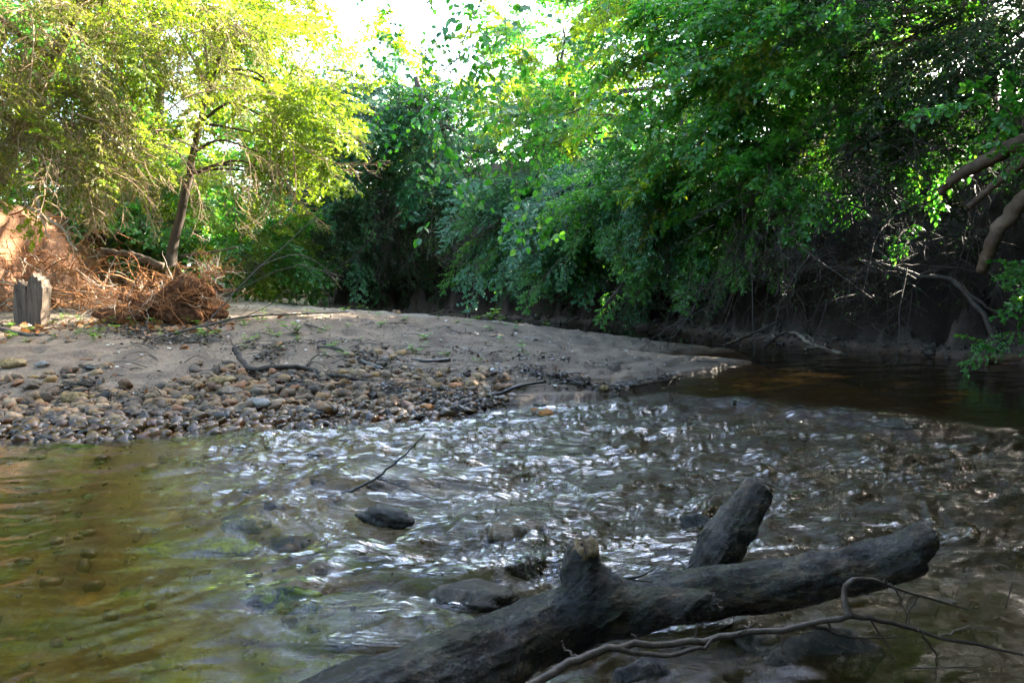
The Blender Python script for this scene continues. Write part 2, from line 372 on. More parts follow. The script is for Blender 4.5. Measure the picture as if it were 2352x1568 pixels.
keep = (gz.ravel()[Fw].min(1) < .05); Fw = Fw[keep]
dep = np.clip(-gz, 0, 1)
for rx, ry, hh, r in ROCKS: dep = dep * (1 - .9 * np.exp(-(((Xw - rx) / (r * 1.6)) ** 2 + ((Yw - ry) / (r * 1.2)) ** 2) ** 2))
dep = dep.ravel()
M = NT('stream_water'); pos = M.n('ShaderNodeNewGeometry').outputs['Position']
rifa = M.attr('riffle'); vec = M.n('ShaderNodeMapping', {'Vector': pos, 'Rotation': (0, 0, R(-14)), 'Scale': (.45, 2.8, 1)}).outputs[0]
w1 = M.noise(9, 5, vec, .6, .8); w2 = M.noise(34, 3, vec, .6, .3)
st1 = M.n('ShaderNodeMapRange', {0: rifa, 1: 0.0, 2: 1.0, 3: .05, 4: 1.0}).outputs[0]
hh = M.math('ADD', w1, M.math('MULTIPLY', w2, .22))
nrm = M.n('ShaderNodeBump', {'Height': hh, 'Strength': st1, 'Distance': .04}).outputs[0]
fr = M.n('ShaderNodeFresnel', {'IOR': 1.34, 'Normal': nrm}).outputs[0]
rg = M.n('ShaderNodeMapRange', {0: rifa, 1: 0.0, 2: 1.0, 3: .02, 4: .11}).outputs[0]
gl = M.n('ShaderNodeBsdfAnisotropic', {'Color': (1, 1, 1, 1), 'Roughness': rg, 'Normal': nrm}).outputs[0]
depa = M.attr('depth')
tr = M.n('ShaderNodeBsdfTransparent', {'Color': M.ramp(depa, [(0, (.96, .95, .9)), (.45, (.70, .60, .38))])}).outputs[0]
mud = M.n('ShaderNodeBsdfDiffuse', {'Color': (.04, .025, .006, 1)}).outputs[0]
body = M.n('ShaderNodeMixShader', {0: M.n('ShaderNodeMapRange', {0: depa, 1: .02, 2: .6, 3: .02, 4: .34}).outputs[0], 1: tr, 2: mud}).outputs[0]
M_water = M.surf(M.n('ShaderNodeMixShader', {0: fr, 1: body, 2: gl}).outputs[0])
Vw = np.stack([Xw.ravel(), Yw.ravel(), Zw.ravel()], 1); used = np.unique(Fw); mp = np.full(len(Vw), -1); mp[used] = np.arange(len(used))
water = tag(link('stream_water', mesh('stream_water', Vw[used], mp[Fw], [M_water], attrs={'riffle': RI.ravel()[used], 'depth': dep[used]})), kind='structure')

# ------------------------------------------------------------------ leaves and sprays
def leaves(mb, P, D_, L, W, rnd, mi=1, six=False, flat=.6):
    """one folded leaf per row: base P, pointing D_, length L, width W"""
    n = len(P); D_ = D_ / (np.linalg.norm(D_, axis=1)[:, None] + 1e-9)
    up = np.array([0, 0, 1.]) + rnd.randn(n, 3) * flat; S = np.cross(D_, up); S /= np.linalg.norm(S, axis=1)[:, None] + 1e-9
    Nn = np.cross(S, D_); L = L[:, None]; W = W[:, None]
    if six:
        pts = [P, P + D_ * L * .28 + S * W * .85 - Nn * L * .02, P + D_ * L * .62 + S * W * .8 - Nn * L * .06, P + D_ * L - Nn * L * .18,
               P + D_ * L * .62 - S * W * .8 - Nn * L * .06, P + D_ * L * .28 - S * W * .85 - Nn * L * .02, P + D_ * L * .5 + Nn * L * .05 * -1.2 - Nn * L * .03]
        V = np.stack(pts, 1).reshape(-1, 3); o = np.arange(n)[:, None] * 7
        T = np.array([(0, 1, 6), (1, 2, 6), (2, 3, 6), (3, 4, 6), (4, 5, 6), (5, 0, 6)]); F = (o[:, None] + T[None]).reshape(-1, 3); k = 7
    else:
        fold = (rnd.rand(n)[:, None] - .2) * .35
        V = np.stack([P, P + D_ * L * .45 + S * W - Nn * W * fold, P + D_ * L - Nn * L * .12, P + D_ * L * .45 - S * W - Nn * W * fold], 1).reshape(-1, 3)
        o = np.arange(n)[:, None] * 4; T = np.array([(0, 1, 2), (0, 2, 3)]); F = (o[:, None] + T[None]).reshape(-1, 3); k = 4
    mb.add(V, F, mi, np.repeat(rnd.rand(n), k))
def spray(seed, mleaf, mtwig, L=1.5, nside=16, nsub=3, nleaf=12, ls=.055, lw=.3, width=.55, droop=.05, flat=.5, bare=0.0, vert=.25, six=False, tr=.008):
    rnd = np.random.RandomState(seed); mb = MB()
    ax = wander((0, 0, 0), (1, 0, .12), L, 14, .05, rnd, droop); mb.tube(ax, np.linspace(tr, tr * .25, 14), 4, 0, .5, cap=False)
    LP, LD = [], []
    for i in range(nside):
        t = .08 + .9 * (i + rnd.rand() * .6) / nside; k = t * 13; a = int(k); p = ax[a] + (ax[min(a + 1, 13)] - ax[a]) * (k - a)
        sgn = 1 if i % 2 else -1; ln = width * (1 - .65 * t) * (.7 + .6 * rnd.rand()) * L / 1.5
        d = np.array([.75, sgn * 1.0, vert * rnd.randn()]); st = wander(p, d, ln, 8, .09, rnd, droop * 1.3)
        mb.tube(st, np.linspace(tr * .4, tr * .15, 8), 3, 0, .5, cap=False)
        subs = [st]
        for j in range(nsub):
            q = st[int(2 + 5 * j / max(nsub, 1))]; dd = np.array([.8, sgn * .5 + rnd.randn() * .6, rnd.randn() * vert - .1])
            s2 = wander(q, dd, ln * (.35 + .3 * rnd.rand()), 5, .12, rnd, droop * 1.5); subs.append(s2)
            mb.tube(s2, np.linspace(tr * .25, tr * .1, 5), 3, 0, .5, cap=False)
        for s_ in subs:
            m = max(2, int(nleaf * (1 if s_ is st else .55)))
            tt = (np.arange(m) + rnd.rand(m) * .7) / m * (len(s_) - 1.01); ii = tt.astype(int); ff = (tt - ii)[:, None]
            pp = s_[ii] * (1 - ff) + s_[ii + 1] * ff; td = s_[ii + 1] - s_[ii]; td /= np.linalg.norm(td, axis=1)[:, None]
            sd_ = np.where(np.arange(m) % 2, 1, -1)[:, None] * np.cross(td, [0, 0, 1.]); LP.append(pp); LD.append(td * .8 + sd_ * .8 + rnd.randn(m, 3) * .25 + np.array([0, 0, -.2]))
    LP = np.concatenate(LP); LD = np.concatenate(LD)
    keep = rnd.rand(len(LP)) > bare; LP = LP[keep]; LD = LD[keep]; n = len(LP)
    if n: leaves(mb, LP, LD, ls * (.6 + .7 * rnd.rand(n)), ls * lw * (.7 + .5 * rnd.rand(n)), rnd, 1, six, flat)
    return mb.mesh('foliage', [mtwig, mleaf], smooth=False)
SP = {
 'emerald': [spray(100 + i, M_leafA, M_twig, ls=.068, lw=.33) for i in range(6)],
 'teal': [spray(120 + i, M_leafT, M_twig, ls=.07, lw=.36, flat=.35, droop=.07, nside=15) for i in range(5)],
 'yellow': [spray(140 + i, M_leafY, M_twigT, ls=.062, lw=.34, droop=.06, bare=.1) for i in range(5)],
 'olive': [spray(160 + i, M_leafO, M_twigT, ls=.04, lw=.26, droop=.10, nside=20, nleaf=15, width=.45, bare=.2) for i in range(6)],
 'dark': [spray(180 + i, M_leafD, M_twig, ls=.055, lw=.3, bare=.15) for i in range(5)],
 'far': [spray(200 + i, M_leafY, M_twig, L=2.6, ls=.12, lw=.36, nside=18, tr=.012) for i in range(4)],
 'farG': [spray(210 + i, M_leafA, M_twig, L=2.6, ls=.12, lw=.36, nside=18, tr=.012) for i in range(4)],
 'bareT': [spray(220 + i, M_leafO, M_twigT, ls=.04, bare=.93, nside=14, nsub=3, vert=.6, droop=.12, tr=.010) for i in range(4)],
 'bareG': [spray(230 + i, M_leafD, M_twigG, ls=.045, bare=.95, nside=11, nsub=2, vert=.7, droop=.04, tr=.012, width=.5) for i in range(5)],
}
def hang(seed, nleaf=40, L=1.6, ls=.056, m=M_leafA):
    """a thin hanging stem with side shoots and big leaves"""
    rnd = np.random.RandomState(seed); mb = MB(); ax = wander((0, 0, 0), (.15, 0, -1), L, 16, .07, rnd, .05); mb.tube(ax, np.linspace(.003, .001, 16), 4, 0, .5, cap=False)
    LP, LD = [], []
    for i in range(11):
        p = ax[2 + i + rnd.randint(4)]; a = rnd.rand() * 6.28; st = wander(p, (math.cos(a), math.sin(a), .1), .18 + .3 * rnd.rand(), 6, .15, rnd, .22); mb.tube(st, .0015, 3, 0, .5, cap=False)
        for k in range(1, 6):
            for s in (-1, 1):
                if rnd.rand() < .2: continue
                td = st[k] - st[k - 1]; td /= np.linalg.norm(td); LP.append(st[k]); LD.append(td * .7 + s * .8 * np.cross(td, [0, 0, 1]) + rnd.randn(3) * .25 + np.array([0, 0, -.45]))
    n = len(LP); leaves(mb, np.array(LP), np.array(LD), ls * (.6 + .6 * rnd.rand(n)), ls * .36 * (.8 + .4 * rnd.rand(n)), rnd, 1, True, .5)
    return mb.mesh('leafy_vine', [M_twig, m])
rnd = np.random.RandomState(5)
def put(parent, kind, loc, d, s, up=(0, 0, 1)):
    me = SP[kind][rnd.randint(len(SP[kind]))]; o = bpy.data.objects.new('foliage', me); C.objects.link(o); o.parent = parent
    xform(o, loc, basis(d, up), s); return o
def plant(name, label, cat, base, clumps, trunk=None, tr=.12, bark=None, group=None, limbs=8, facing=(0, -1, 0)):
    """clumps: (centre, radii, count, kinds, scale, droop, outward) in metres, world space. trunk: world points"""
    base = np.array(base, float); e = empty(name, base, label, cat, group); bark = bark or M_bark
    tp = None
    if trunk is not None:
        tp = spline(np.array(trunk, float) - base, 16); mb = MB(); r = np.linspace(tr, tr * .35, 16); r[0] *= 1.35
        tp[1:-1] += rnd.randn(14, 3) * tr * .12; mb.tube(tp, r, 10, 0, .5); link('trunk', mb.mesh('trunk', [bark]), e)
    for c, rad, n, kinds, s, droop, outw in clumps:
        c = np.array(c, float) - base; rad = np.array(rad, float); ow = np.array(outw, float)
        for i in range(n):
            v = rnd.randn(3); v /= np.linalg.norm(v); rr = rnd.rand() ** .45; p = c + v * rad * rr
            if p[2] + base[2] < .12: p[2] = .15 + rnd.rand() * .3 - base[2]
            d = v * .9 + ow + rnd.randn(3) * .35 + np.array([0, 0, -droop]); k = kinds[rnd.randint(len(kinds))]
            sc_ = s * (.75 + .5 * rnd.rand()); L = .8 * sc_
            put(e, k, p - d / np.linalg.norm(d) * L * .5, d, sc_, (rnd.randn() * .35, rnd.randn() * .35, 1))
        if tp is not None and limbs:
            for i in range(max(2, limbs // len(clumps))):
                v = rnd.randn(3); v /= np.linalg.norm(v); q = c + v * rad * .6
                a = tp[np.argmin(np.linalg.norm(tp[4:] - q * np.array([1, 1, .8]), axis=1)) + 4]
                if np.linalg.norm(q - a) < .4: continue
                mid = (a + q) / 2 + np.array([0, 0, .15]) + rnd.randn(3) * .12; mb = MB(); mb.tube(spline([a, mid, q], 8), np.linspace(tr * .35, .012, 8), 6, 0, .5); link('limb', mb.mesh('limb', [bark]), e)
    return e
def bareclump(name, label, cat, c, rad, n, kind, s, dirv, group=None):
    c = np.array(c, float); e = empty(name, c, label, cat, group)
    for i in range(n if name != 'brush' else int(n * .6)):
        v = rnd.randn(3); p = v * np.array(rad) * .6; d = np.array(dirv) + rnd.randn(3) * .55
        me = SP[kind][rnd.randint(len(SP[kind]))]; o = bpy.data.objects.new('twig', me); C.objects.link(o); o.parent = e; xform(o, p, basis(d, rnd.randn(3) + np.array((0, 0, 1))), s * (.7 + .6 * rnd.rand()))
    return e

# ---- right bank: overhanging shrubs, one behind another up the bank
E, T_, Y_, O_, K_ = ['emerald'], ['teal'], ['yellow'], ['olive'], ['dark']
RB = (-.55, -.65, 0)                       # towards the stream
def shrub(label, base, tips, kinds, s=.8, extra=(), name='overhanging_shrub', cat='shrub', rise=.9, nspray=7):
    """stems arching out of the bank, each carrying flat tiers of leaves; tips: (px, py, distance)"""
    base = np.array(base, float); e = empty(name, base, label, cat)
    for t_ in tips:
        tip = D(*t_) + rnd.randn(3) * .08 - base; st = np.array([rnd.randn() * .25, rnd.rand() * .3, 0]); mid = tip * .5 + np.array([0, 0, rise * (.5 + .5 * rnd.rand()) + max(0, -tip[2]) * .3]); P = spline([st, mid, tip], 16)
        mb = MB(); mb.tube(P, np.linspace(.018, .004, 16), 5, 0, .5, cap=False); link('stem', mb.mesh('stem', [M_twig]), e)
        for i in range(nspray):
            k = 6 + int(9 * (i + rnd.rand() * .7) / nspray); k = min(k, 14); tg = P[k + 1] - P[k]; tg /= np.linalg.norm(tg); side = np.cross(tg, [0, 0, 1.]); d = tg + side * rnd.randn() * .6 + np.array([0, -.15, -.12 + .12 * rnd.randn()])
            put(e, kinds[rnd.randint(len(kinds))], P[k] - d * .25 + rnd.randn(3) * .06, d, s * (.6 + .45 * rnd.rand()), (rnd.randn() * .2 - tg[0] * .2, -.35 + rnd.randn() * .2, 1))
    for q in extra: put(e, q[0], D(*q[1]) - base, q[2], q[3])
    return e
def tipset(poly, n, d0, d1):
    xs = [p[0] for p in poly]; ys = [p[1] for p in poly]; out = []
    while len(out) < n:
        a, b_ = rnd.uniform(min(xs), max(xs)), rnd.uniform(min(ys), max(ys))
        if sdf(poly, np.array([a]), np.array([b_]))[0] > 0: out.append((a, b_, d0 + (d1 - d0) * rnd.rand()))
    return out
shrub('blue-green shrub with layered leaves arching over the far water, beside the dark hollow', (1.9, 16.4, 1.6), tipset([(1000, 540), (1060, 400), (1200, 350), (1300, 420), (1180, 640), (1060, 680), (1010, 610)], 30, 14.4, 15.6), ['teal', 'teal', 'emerald'], .75)
shrub('green shrub drooping right down to the water in the middle of the far bank', (3.1, 15.2, 1.9), tipset([(1140, 500), (1260, 400), (1420, 430), (1420, 560), (1300, 730), (1180, 700)], 36, 13.2, 14.2), ['teal', 'emerald', 'teal'], .72)
shrub('bright green shrub leaning over the mud edge left of the dark twiggy bank', (4.3, 13.8, 2.0), tipset([(1340, 540), (1450, 440), (1620, 470), (1640, 600), (1560, 730), (1400, 740), (1350, 690)], 38, 12.0, 13.0), ['emerald', 'emerald', 'teal'], .68)
shrub('fine leaved dull green shrub trailing over the mud between bright shrub and bare roots', (4.9, 12.9, 1.9), tipset([(1600, 520), (1760, 560), (1800, 640), (1700, 740), (1600, 730)], 20, 11.6, 12.2), ['emerald', 'dark', 'bareG'], .5)
shrub('dark scrub hanging over the hollow where the sandbar ends', (-2.6, 20.0, 2.6), tipset([(740, 560), (1010, 540), (1040, 640), (960, 668), (760, 670)], 26, 16.9, 18.0), ['dark', 'bareG', 'dark', 'teal'], .8, rise=.5)
shrub('thicket of small leaved stems filling the bank foot behind the drooping shrubs', (3.2, 15.6, 1.0), tipset([(1100, 600), (1700, 560), (1650, 720), (1150, 720)], 26, 13.6, 14.6), ['dark', 'teal', 'dark'], .75)
plant('bank_tree', 'tree with emerald crown leaning out over the shrubs at mid right', 'tree', (3.6, 16.5, 2.6),
      [(D(1330, 300, 16.0), (1.7, 1.2, .9), 56, ['emerald', 'yellow', 'emerald', 'teal'], .85, .3, RB)],  # yellow sprays lighten the crown by leaf colour instead of sun
      [(3.6, 16.5, 2.4), (3.3, 16.4, 4.5), (2.4, 16, 6.5)], .12)
plant('bank_tree', 'tree with low sweeping vivid green branches above the twiggy dark bank', 'tree', (5.9, 14.2, 3.0),
      [(D(1640, 270, 12.4), (1.5, 1.2, 1.1), 66, ['emerald', 'emerald', 'emerald', 'yellow'], .85, .45, (-.8, -.5, 0)), (D(1760, 400, 11.4), (.9, .8, .6), 34, E, .75, .35, (-.8, -.4, 0)), (D(1500, 430, 12.8), (1.1, .8, .7), 34, ['emerald', 'teal'], .8, .4, RB)],  # yellow among the emerald brightens these branches by colour, not light
      [(5.9, 14.2, 2.9), (5.7, 14, 5.0), (4.9, 13.4, 8)], .14, limbs=14)
plant('bank_tree', 'tall tree whose green crown fills the top right of centre', 'tree', (7.2, 12.5, 3.4),
      [(D(1800, 90, 11.5), (1.5, 1.3, 1.1), 64, E, 1.0, .3, (-.9, -.4, 0)), (D(1620, 60, 12), (1.2, 1.2, 1.0), 40, ['emerald', 'emerald', 'yellow'], 1.0, .3, (-.9, -.4, 0))],  # a share of yellow leaves stands in for light on this crown
      [(7.2, 12.5, 3.2), (6.9, 12.3, 6), (5.8, 11.6, 10)], .17, limbs=14)
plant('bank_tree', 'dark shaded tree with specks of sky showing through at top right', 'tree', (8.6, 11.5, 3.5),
      [(D(2060, 120, 11.0), (1.6, 1.5, 1.2), 80, ['dark', 'bareG', 'dark', 'dark', 'emerald'], 1.0, .3, (-.7, -.3, 0)), (D(1980, 330, 11.4), (1.2, 1.0, .8), 26, ['bareG', 'dark', 'bareG'], .9, .3, (-.7, -.3, 0)), ((6.5, 9.3, 8.5), (2.8, 2.8, 1.2), 110, K_, 1.6, .2, (-.4, -.3, 0))],  # last clump: unseen crown overhead, added to shade the foreground water
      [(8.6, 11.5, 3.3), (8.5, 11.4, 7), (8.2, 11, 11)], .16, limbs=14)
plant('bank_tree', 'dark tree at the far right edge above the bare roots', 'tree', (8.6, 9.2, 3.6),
      [(D(2330, 60, 9.5), (1.2, 1.6, 1.0), 56, ['dark', 'bareG', 'dark'], .9, .3, (-.7, -.3, 0)), (D(2300, 220, 10), (.9, 1.0, .6), 14, ['bareG', 'dark'], .8, .3, (-.7, -.3, 0)), ((7.6, 6, 7.5), (2.2, 3, 1.4), 80, K_, 1.6, .2, (-.4, 0, 0)), ((9, 2.5, 6.5), (2, 2.5, 2), 36, K_, 1.6, .2, (-.4, 0, 0))],  # clumps given in metres: unseen crowns placed to shade the foreground
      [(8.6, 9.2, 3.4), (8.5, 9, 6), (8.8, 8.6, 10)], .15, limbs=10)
# background wood behind the right bank; two dark trees enlarged to cast shade
spots = [(10.5, 16.5, 'dense dark tree standing behind the twiggy bank at upper right', K_, 1.7, 11.5, 150), (7.5, 18.5, 'green tree standing behind the vivid green sweeping branches', ['emerald', 'dark'], 1.4, 5.2, 56),
         (12.0, 11.5, 'unseen dark tree behind the right edge, made taller to shade the foreground', K_, 1.7, 10.5, 130), (4.6, 21.5, 'sunlit tree with yellow-green crown in the glare at top centre', ['far', 'yellow'], 1.0, 7.2, 60),
         (1.6, 23.5, 'pale green tree rising behind the blue-green shrub', ['farG', 'far', 'emerald'], .9, 4.6, 50), (9.5, 24, 'tall bright tree deep in the wood behind the glare', ['far', 'farG'], 1.1, 7.5, 60)]
for tx, ty, lb_, kk_, s_, hh_, n_ in spots:
    g0 = gh(tx, ty)
    plant('wood_tree', lb_, 'tree', (tx, ty, g0), [((tx - .3, ty - .3, g0 + hh_ * .42), (1.9, 1.6, hh_ * .22), n_ // 2, kk_, s_, .2, (-.2, -.3, 0)), ((tx, ty, g0 + hh_ * .8), (2.3, 2.2, hh_ * .26), n_ // 2, kk_, s_, .15, (-.2, -.3, 0))],
          [(tx, ty, g0 - .2), (tx + .2, ty, g0 + hh_ * .4), (tx - .2, ty, g0 + hh_ * .72)], .16, limbs=8)
# ---- centre: dark vine-hung bank around the hollow
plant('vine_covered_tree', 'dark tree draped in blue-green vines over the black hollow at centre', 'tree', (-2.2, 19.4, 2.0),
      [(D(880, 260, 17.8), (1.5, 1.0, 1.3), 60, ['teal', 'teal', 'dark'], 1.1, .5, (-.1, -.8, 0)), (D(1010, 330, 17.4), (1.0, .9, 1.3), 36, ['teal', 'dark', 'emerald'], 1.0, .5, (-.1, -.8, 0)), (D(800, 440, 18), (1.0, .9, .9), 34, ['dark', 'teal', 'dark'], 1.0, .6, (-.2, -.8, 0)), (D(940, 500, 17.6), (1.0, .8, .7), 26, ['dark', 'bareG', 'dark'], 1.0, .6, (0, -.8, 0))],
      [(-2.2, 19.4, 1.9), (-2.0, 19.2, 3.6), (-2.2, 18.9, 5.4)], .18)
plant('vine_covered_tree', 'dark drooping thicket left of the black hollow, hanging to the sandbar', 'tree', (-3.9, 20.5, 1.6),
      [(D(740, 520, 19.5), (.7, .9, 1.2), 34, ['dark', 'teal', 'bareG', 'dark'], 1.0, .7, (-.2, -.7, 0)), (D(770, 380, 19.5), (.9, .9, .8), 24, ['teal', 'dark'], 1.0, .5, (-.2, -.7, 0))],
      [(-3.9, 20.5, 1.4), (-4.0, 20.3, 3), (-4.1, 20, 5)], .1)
bareclump('dead_twig_tangle', 'brown leafless vine tangle hanging over the black hollow', 'twigs', D(900, 500, 17.2), (1.4, .6, .8), 26, 'bareG', 1.0, (-.3, -.2, -1))
bareclump('dead_twig_tangle', 'dark twig tangle left of the black hollow by the sand crest', 'twigs', D(770, 590, 18), (.6, .6, .6), 14, 'bareG', 1.0, (-.5, -.2, -1))
# ---- left: sunlit trees
plant('small_leaning_tree', 'slim dark trunk leaning right with feathery sunlit crown, behind the root mass', 'tree', (D(395, 600, 13.6)[0], 13.6, D(395, 600, 13.6)[2]),
      [(D(540, 50, 13.1), (1.7, 1.3, .7), 44, ['yellow', 'olive', 'yellow'], .85, .25, (.3, -.3, 0)), (D(660, 260, 13.4), (.7, .6, .8), 32, ['yellow'], .9, .75, (.75, -.2, 0)), (D(620, 370, 13.2), (.5, .5, .35), 10, ['yellow', 'olive'], .75, .6, (.7, -.2, 0))],
      [D(392, 610, 13.6), D(412, 500, 13.6), D(437, 400, 13.6), D(448, 320, 13.5), D(480, 200, 13.3), D(520, 90, 13)], .085, limbs=12)
plant('bank_tree', 'big feathery olive and brown tree sweeping down over the left bank', 'tree', (-8.6, 12.2, 3.0),
      [(D(120, 120, 11.2), (1.6, 1.3, 1.4), 84, ['olive', 'olive', 'bareT', 'olive'], .9, .55, (.5, -.4, 0)), (D(330, 90, 11.6), (1.4, 1.0, .95), 56, ['olive', 'yellow', 'olive', 'bareT'], .85, .6, (.6, -.3, 0)),
       (D(140, 310, 11.2), (1.2, .9, .6), 44, ['olive', 'bareT', 'bareT', 'yellow'], .9, .7, (.8, -.3, 0)), (D(250, 350, 11.6), (.6, .6, .35), 14, ['yellow', 'olive', 'bareT'], .8, .6, (.9, -.3, 0)), ((-9.5, 9.8, 5.8), (1.8, 2.4, 2.0), 100, ['olive', 'olive', 'bareT'], 1.25, .3, (.5, -.3, 0)), ((-6.6, 11.3, 7.2), (2.6, 1.8, 1.2), 64, ['olive', 'yellow'], 1.2, .3, (.5, -.3, 0)), ((-6.8, 9.5, 7.6), (2.4, 2.6, 1.2), 50, ['olive', 'yellow'], 1.4, .2, (.5, -.3, 0))],  # clumps in metres: unseen crowns added to darken reflections in the left water
      [(-8.8, 12.2, 2.6), D(-60, 480, 11.8), D(20, 350, 11.9), D(60, 250, 12.0), D(150, 80, 12), D(200, -60, 12)], .17, M_barkB, limbs=20)
bareclump('dead_twig_tangle', 'tan leafless twigs hanging below the feathery left tree', 'twigs', D(230, 330, 10.9), (1.3, .5, .5), 26, 'bareT', .85, (.8, -.1, -.5))
bareclump('dead_twig_tangle', 'sunlit tan twigs hanging from the leaning tree toward the centre', 'twigs', D(600, 330, 12.6), (.6, .4, .6), 12, 'bareT', .9, (.5, -.1, -.9))
plant('bank_shrub', 'shaded green shrub on the left bank below the hanging twigs', 'shrub', (-7.6, 16.6, 2.3),
      [(D(180, 440, 16), (1.7, .7, .7), 50, ['emerald', 'dark', 'emerald'], .9, .3, (.3, -.5, 0)), (D(300, 530, 16.2), (1.0, .6, .5), 34, ['dark', 'emerald'], .8, .4, (.3, -.5, 0))])
plant('bank_shrub', 'dense green shrub behind the slim leaning trunk', 'shrub', (-5.9, 18.2, 1.6),
      [(D(330, 420, 17), (1.6, .9, 1.0), 60, ['emerald', 'yellow', 'yellow'], 1.0, .3, (.3, -.5, 0))])  # yellow leaves brighten the glade by colour where sun is missing
plant('streamside_bush', 'fresh green bush at the end of the sandbar beside the dark hollow', 'bush', (-4.9, 16.6, .45),
      [(D(600, 560, 16.4), (.75, .6, .65), 44, ['emerald', 'yellow', 'yellow', 'emerald'], .8, .3, (.2, -.6, 0)), (D(680, 600, 17.4), (.4, .4, .45), 14, ['emerald'], .7, .4, (.2, -.6, 0))])  # yellow mixed in so the bush looks lit
plant('streamside_bush', 'green bush lightened by yellow leaves at the foot of the slim leaning trunk', 'bush', (-6.6, 21.0, .5),
      [(D(500, 540, 20.5), (1.4, .8, 1.1), 70, ['farG', 'yellow', 'emerald'], 1.0, .3, (.2, -.6, 0))])  # lighter leaf colours give the glow behind the trunk
far = [(-9.5, 21.5, 'tall sunlit yellow-green tree behind the feathery left tree', ['yellow', 'far'], 1.2, 10, 70), (-7.2, 27, 'bright glowing tree in the middle distance left of the sky gap', ['far'], 1.0, 9.5, 60),
       (-6.6, 31, 'pale distant tree closing the stream bend', ['far', 'farG'], 1.2, 8.5, 60), (-12.5, 17, 'green tree up on the left bank behind the brown trunk', ['emerald', 'far', 'farG'], 1.3, 7, 110),
       (-2.4, 27, 'low distant tree below the gap of white sky', ['farG', 'far'], 1.0, 3.6, 40), (-12, 27, 'bright tree far back on the left', ['far', 'farG'], 1.2, 11, 50), (-15, 12, 'unseen leafy tree added beyond the left bank to darken the water reflection', ['olive', 'far', 'farG'], 1.3, 8, 100),  # leafy tree left of view added to fill the water reflection
       (2.6, 34, 'hazy tree far behind the shrubs at centre', ['far', 'farG'], 1.3, 7, 50)]
far += [(-8.6, 24, 'low sunlit green tree glowing behind the slim leaning trunk', ['farG', 'yellow'], .9, 4.5, 56), (-15.5, 8.6, 'leafy tree on the left bank beyond the left edge of the picture', ['olive', 'far'], 1.3, 9, 60)]
for tx, ty, lb_, kk_, s_, hh_, n_ in far:
    g0 = gh(tx, ty)
    plant('wood_tree', lb_, 'tree', (tx, ty, g0), [((tx, ty - .3, g0 + hh_ * .32), (2.2, 1.5, hh_ * .25), n_ // 2, kk_, s_, .2, (0, -.3, 0)), ((tx, ty, g0 + hh_ * .75), (2.1, 2.0, hh_ * .26), n_ // 2, kk_, s_, .15, (0, -.3, 0))],
          [(tx, ty, g0 - .2), (tx + .3, ty, g0 + hh_ * .4), (tx - .2, ty, g0 + hh_ * .72)], .16, limbs=8)
# unseen trees beside and behind the camera, crowns thickened to darken the foreground
for tx, ty, lb_, cl in ((-4.5, -4.5, 'unseen streamside tree behind the viewpoint, crown thickened to darken the foreground', ((-3.5, -3.4, 6.6), (3.0, 2.2, 2.4), 130)), (3.5, -5, 'unseen broad tree behind the viewpoint to the right, crown thickened to darken the foreground', ((2.8, -2.0, 6.8), (3.2, 2.4, 1.8), 150)),
                        (-13, -5.5, 'tree on the near bank downstream', ((-12, -4, 6), (3.2, 3, 2.4), 60)), (10, -.5, 'unseen dark tree on the high right bank beside the viewpoint, crown thickened for shade', ((7.5, 1, 6.6), (3.0, 3.2, 2.2), 150)), (0, -7, 'unseen leaning tree added straight behind the viewpoint to block sky light', ((0, -7, 6.5), (5, 1.6, 3.0), 150))):
    g0 = gh(tx, ty); plant('wood_tree', lb_, 'tree', (tx, ty, g0), [(*cl, ['farG', 'dark'], 1.3, .2, (0, 0, 0))], [(tx, ty, g0 - .2), (tx + .1, ty, g0 + 2.5), (cl[0][0], cl[0][1], cl[0][2])], .16, limbs=6)
for tx, ty, lb_, cl in ((10.5, 7.5, 'unseen dark tree added beyond the right edge to shade the water', ((10.2, 7.4, 6.6), (2.2, 2.6, 2.4), 150)), (11, 3.5, 'second unseen dark tree added beyond the right edge for shade, nearer the viewpoint', ((10.4, 3.6, 6.4), (2.2, 2.4, 2.4), 140))):  # both added out of view to keep sun patches off the water
    g0 = gh(tx, ty); plant('wood_tree', lb_, 'tree', (tx, ty, g0), [(*cl, K_, 1.7, .2, (-.2, 0, 0))], [(tx, ty, g0 - .2), (tx + .1, ty, g0 + 2.5), (cl[0][0], cl[0][1], cl[0][2])], .16, limbs=6)
g0 = gh(10.9, 9.7); plant('wood_tree', 'third unseen dark tree added beyond the right edge to block sun glints', 'tree', (10.9, 9.7, g0), [((10.4, 9.5, 5.9), (1.6, 2.0, 1.8), 130, K_, 1.6, .2, (-.2, 0, 0))], [(10.9, 9.7, g0 - .2), (10.8, 9.6, 5), (10.5, 9.5, 7)], .14, limbs=6)  # added out of view, blocks sun glints on the riffle
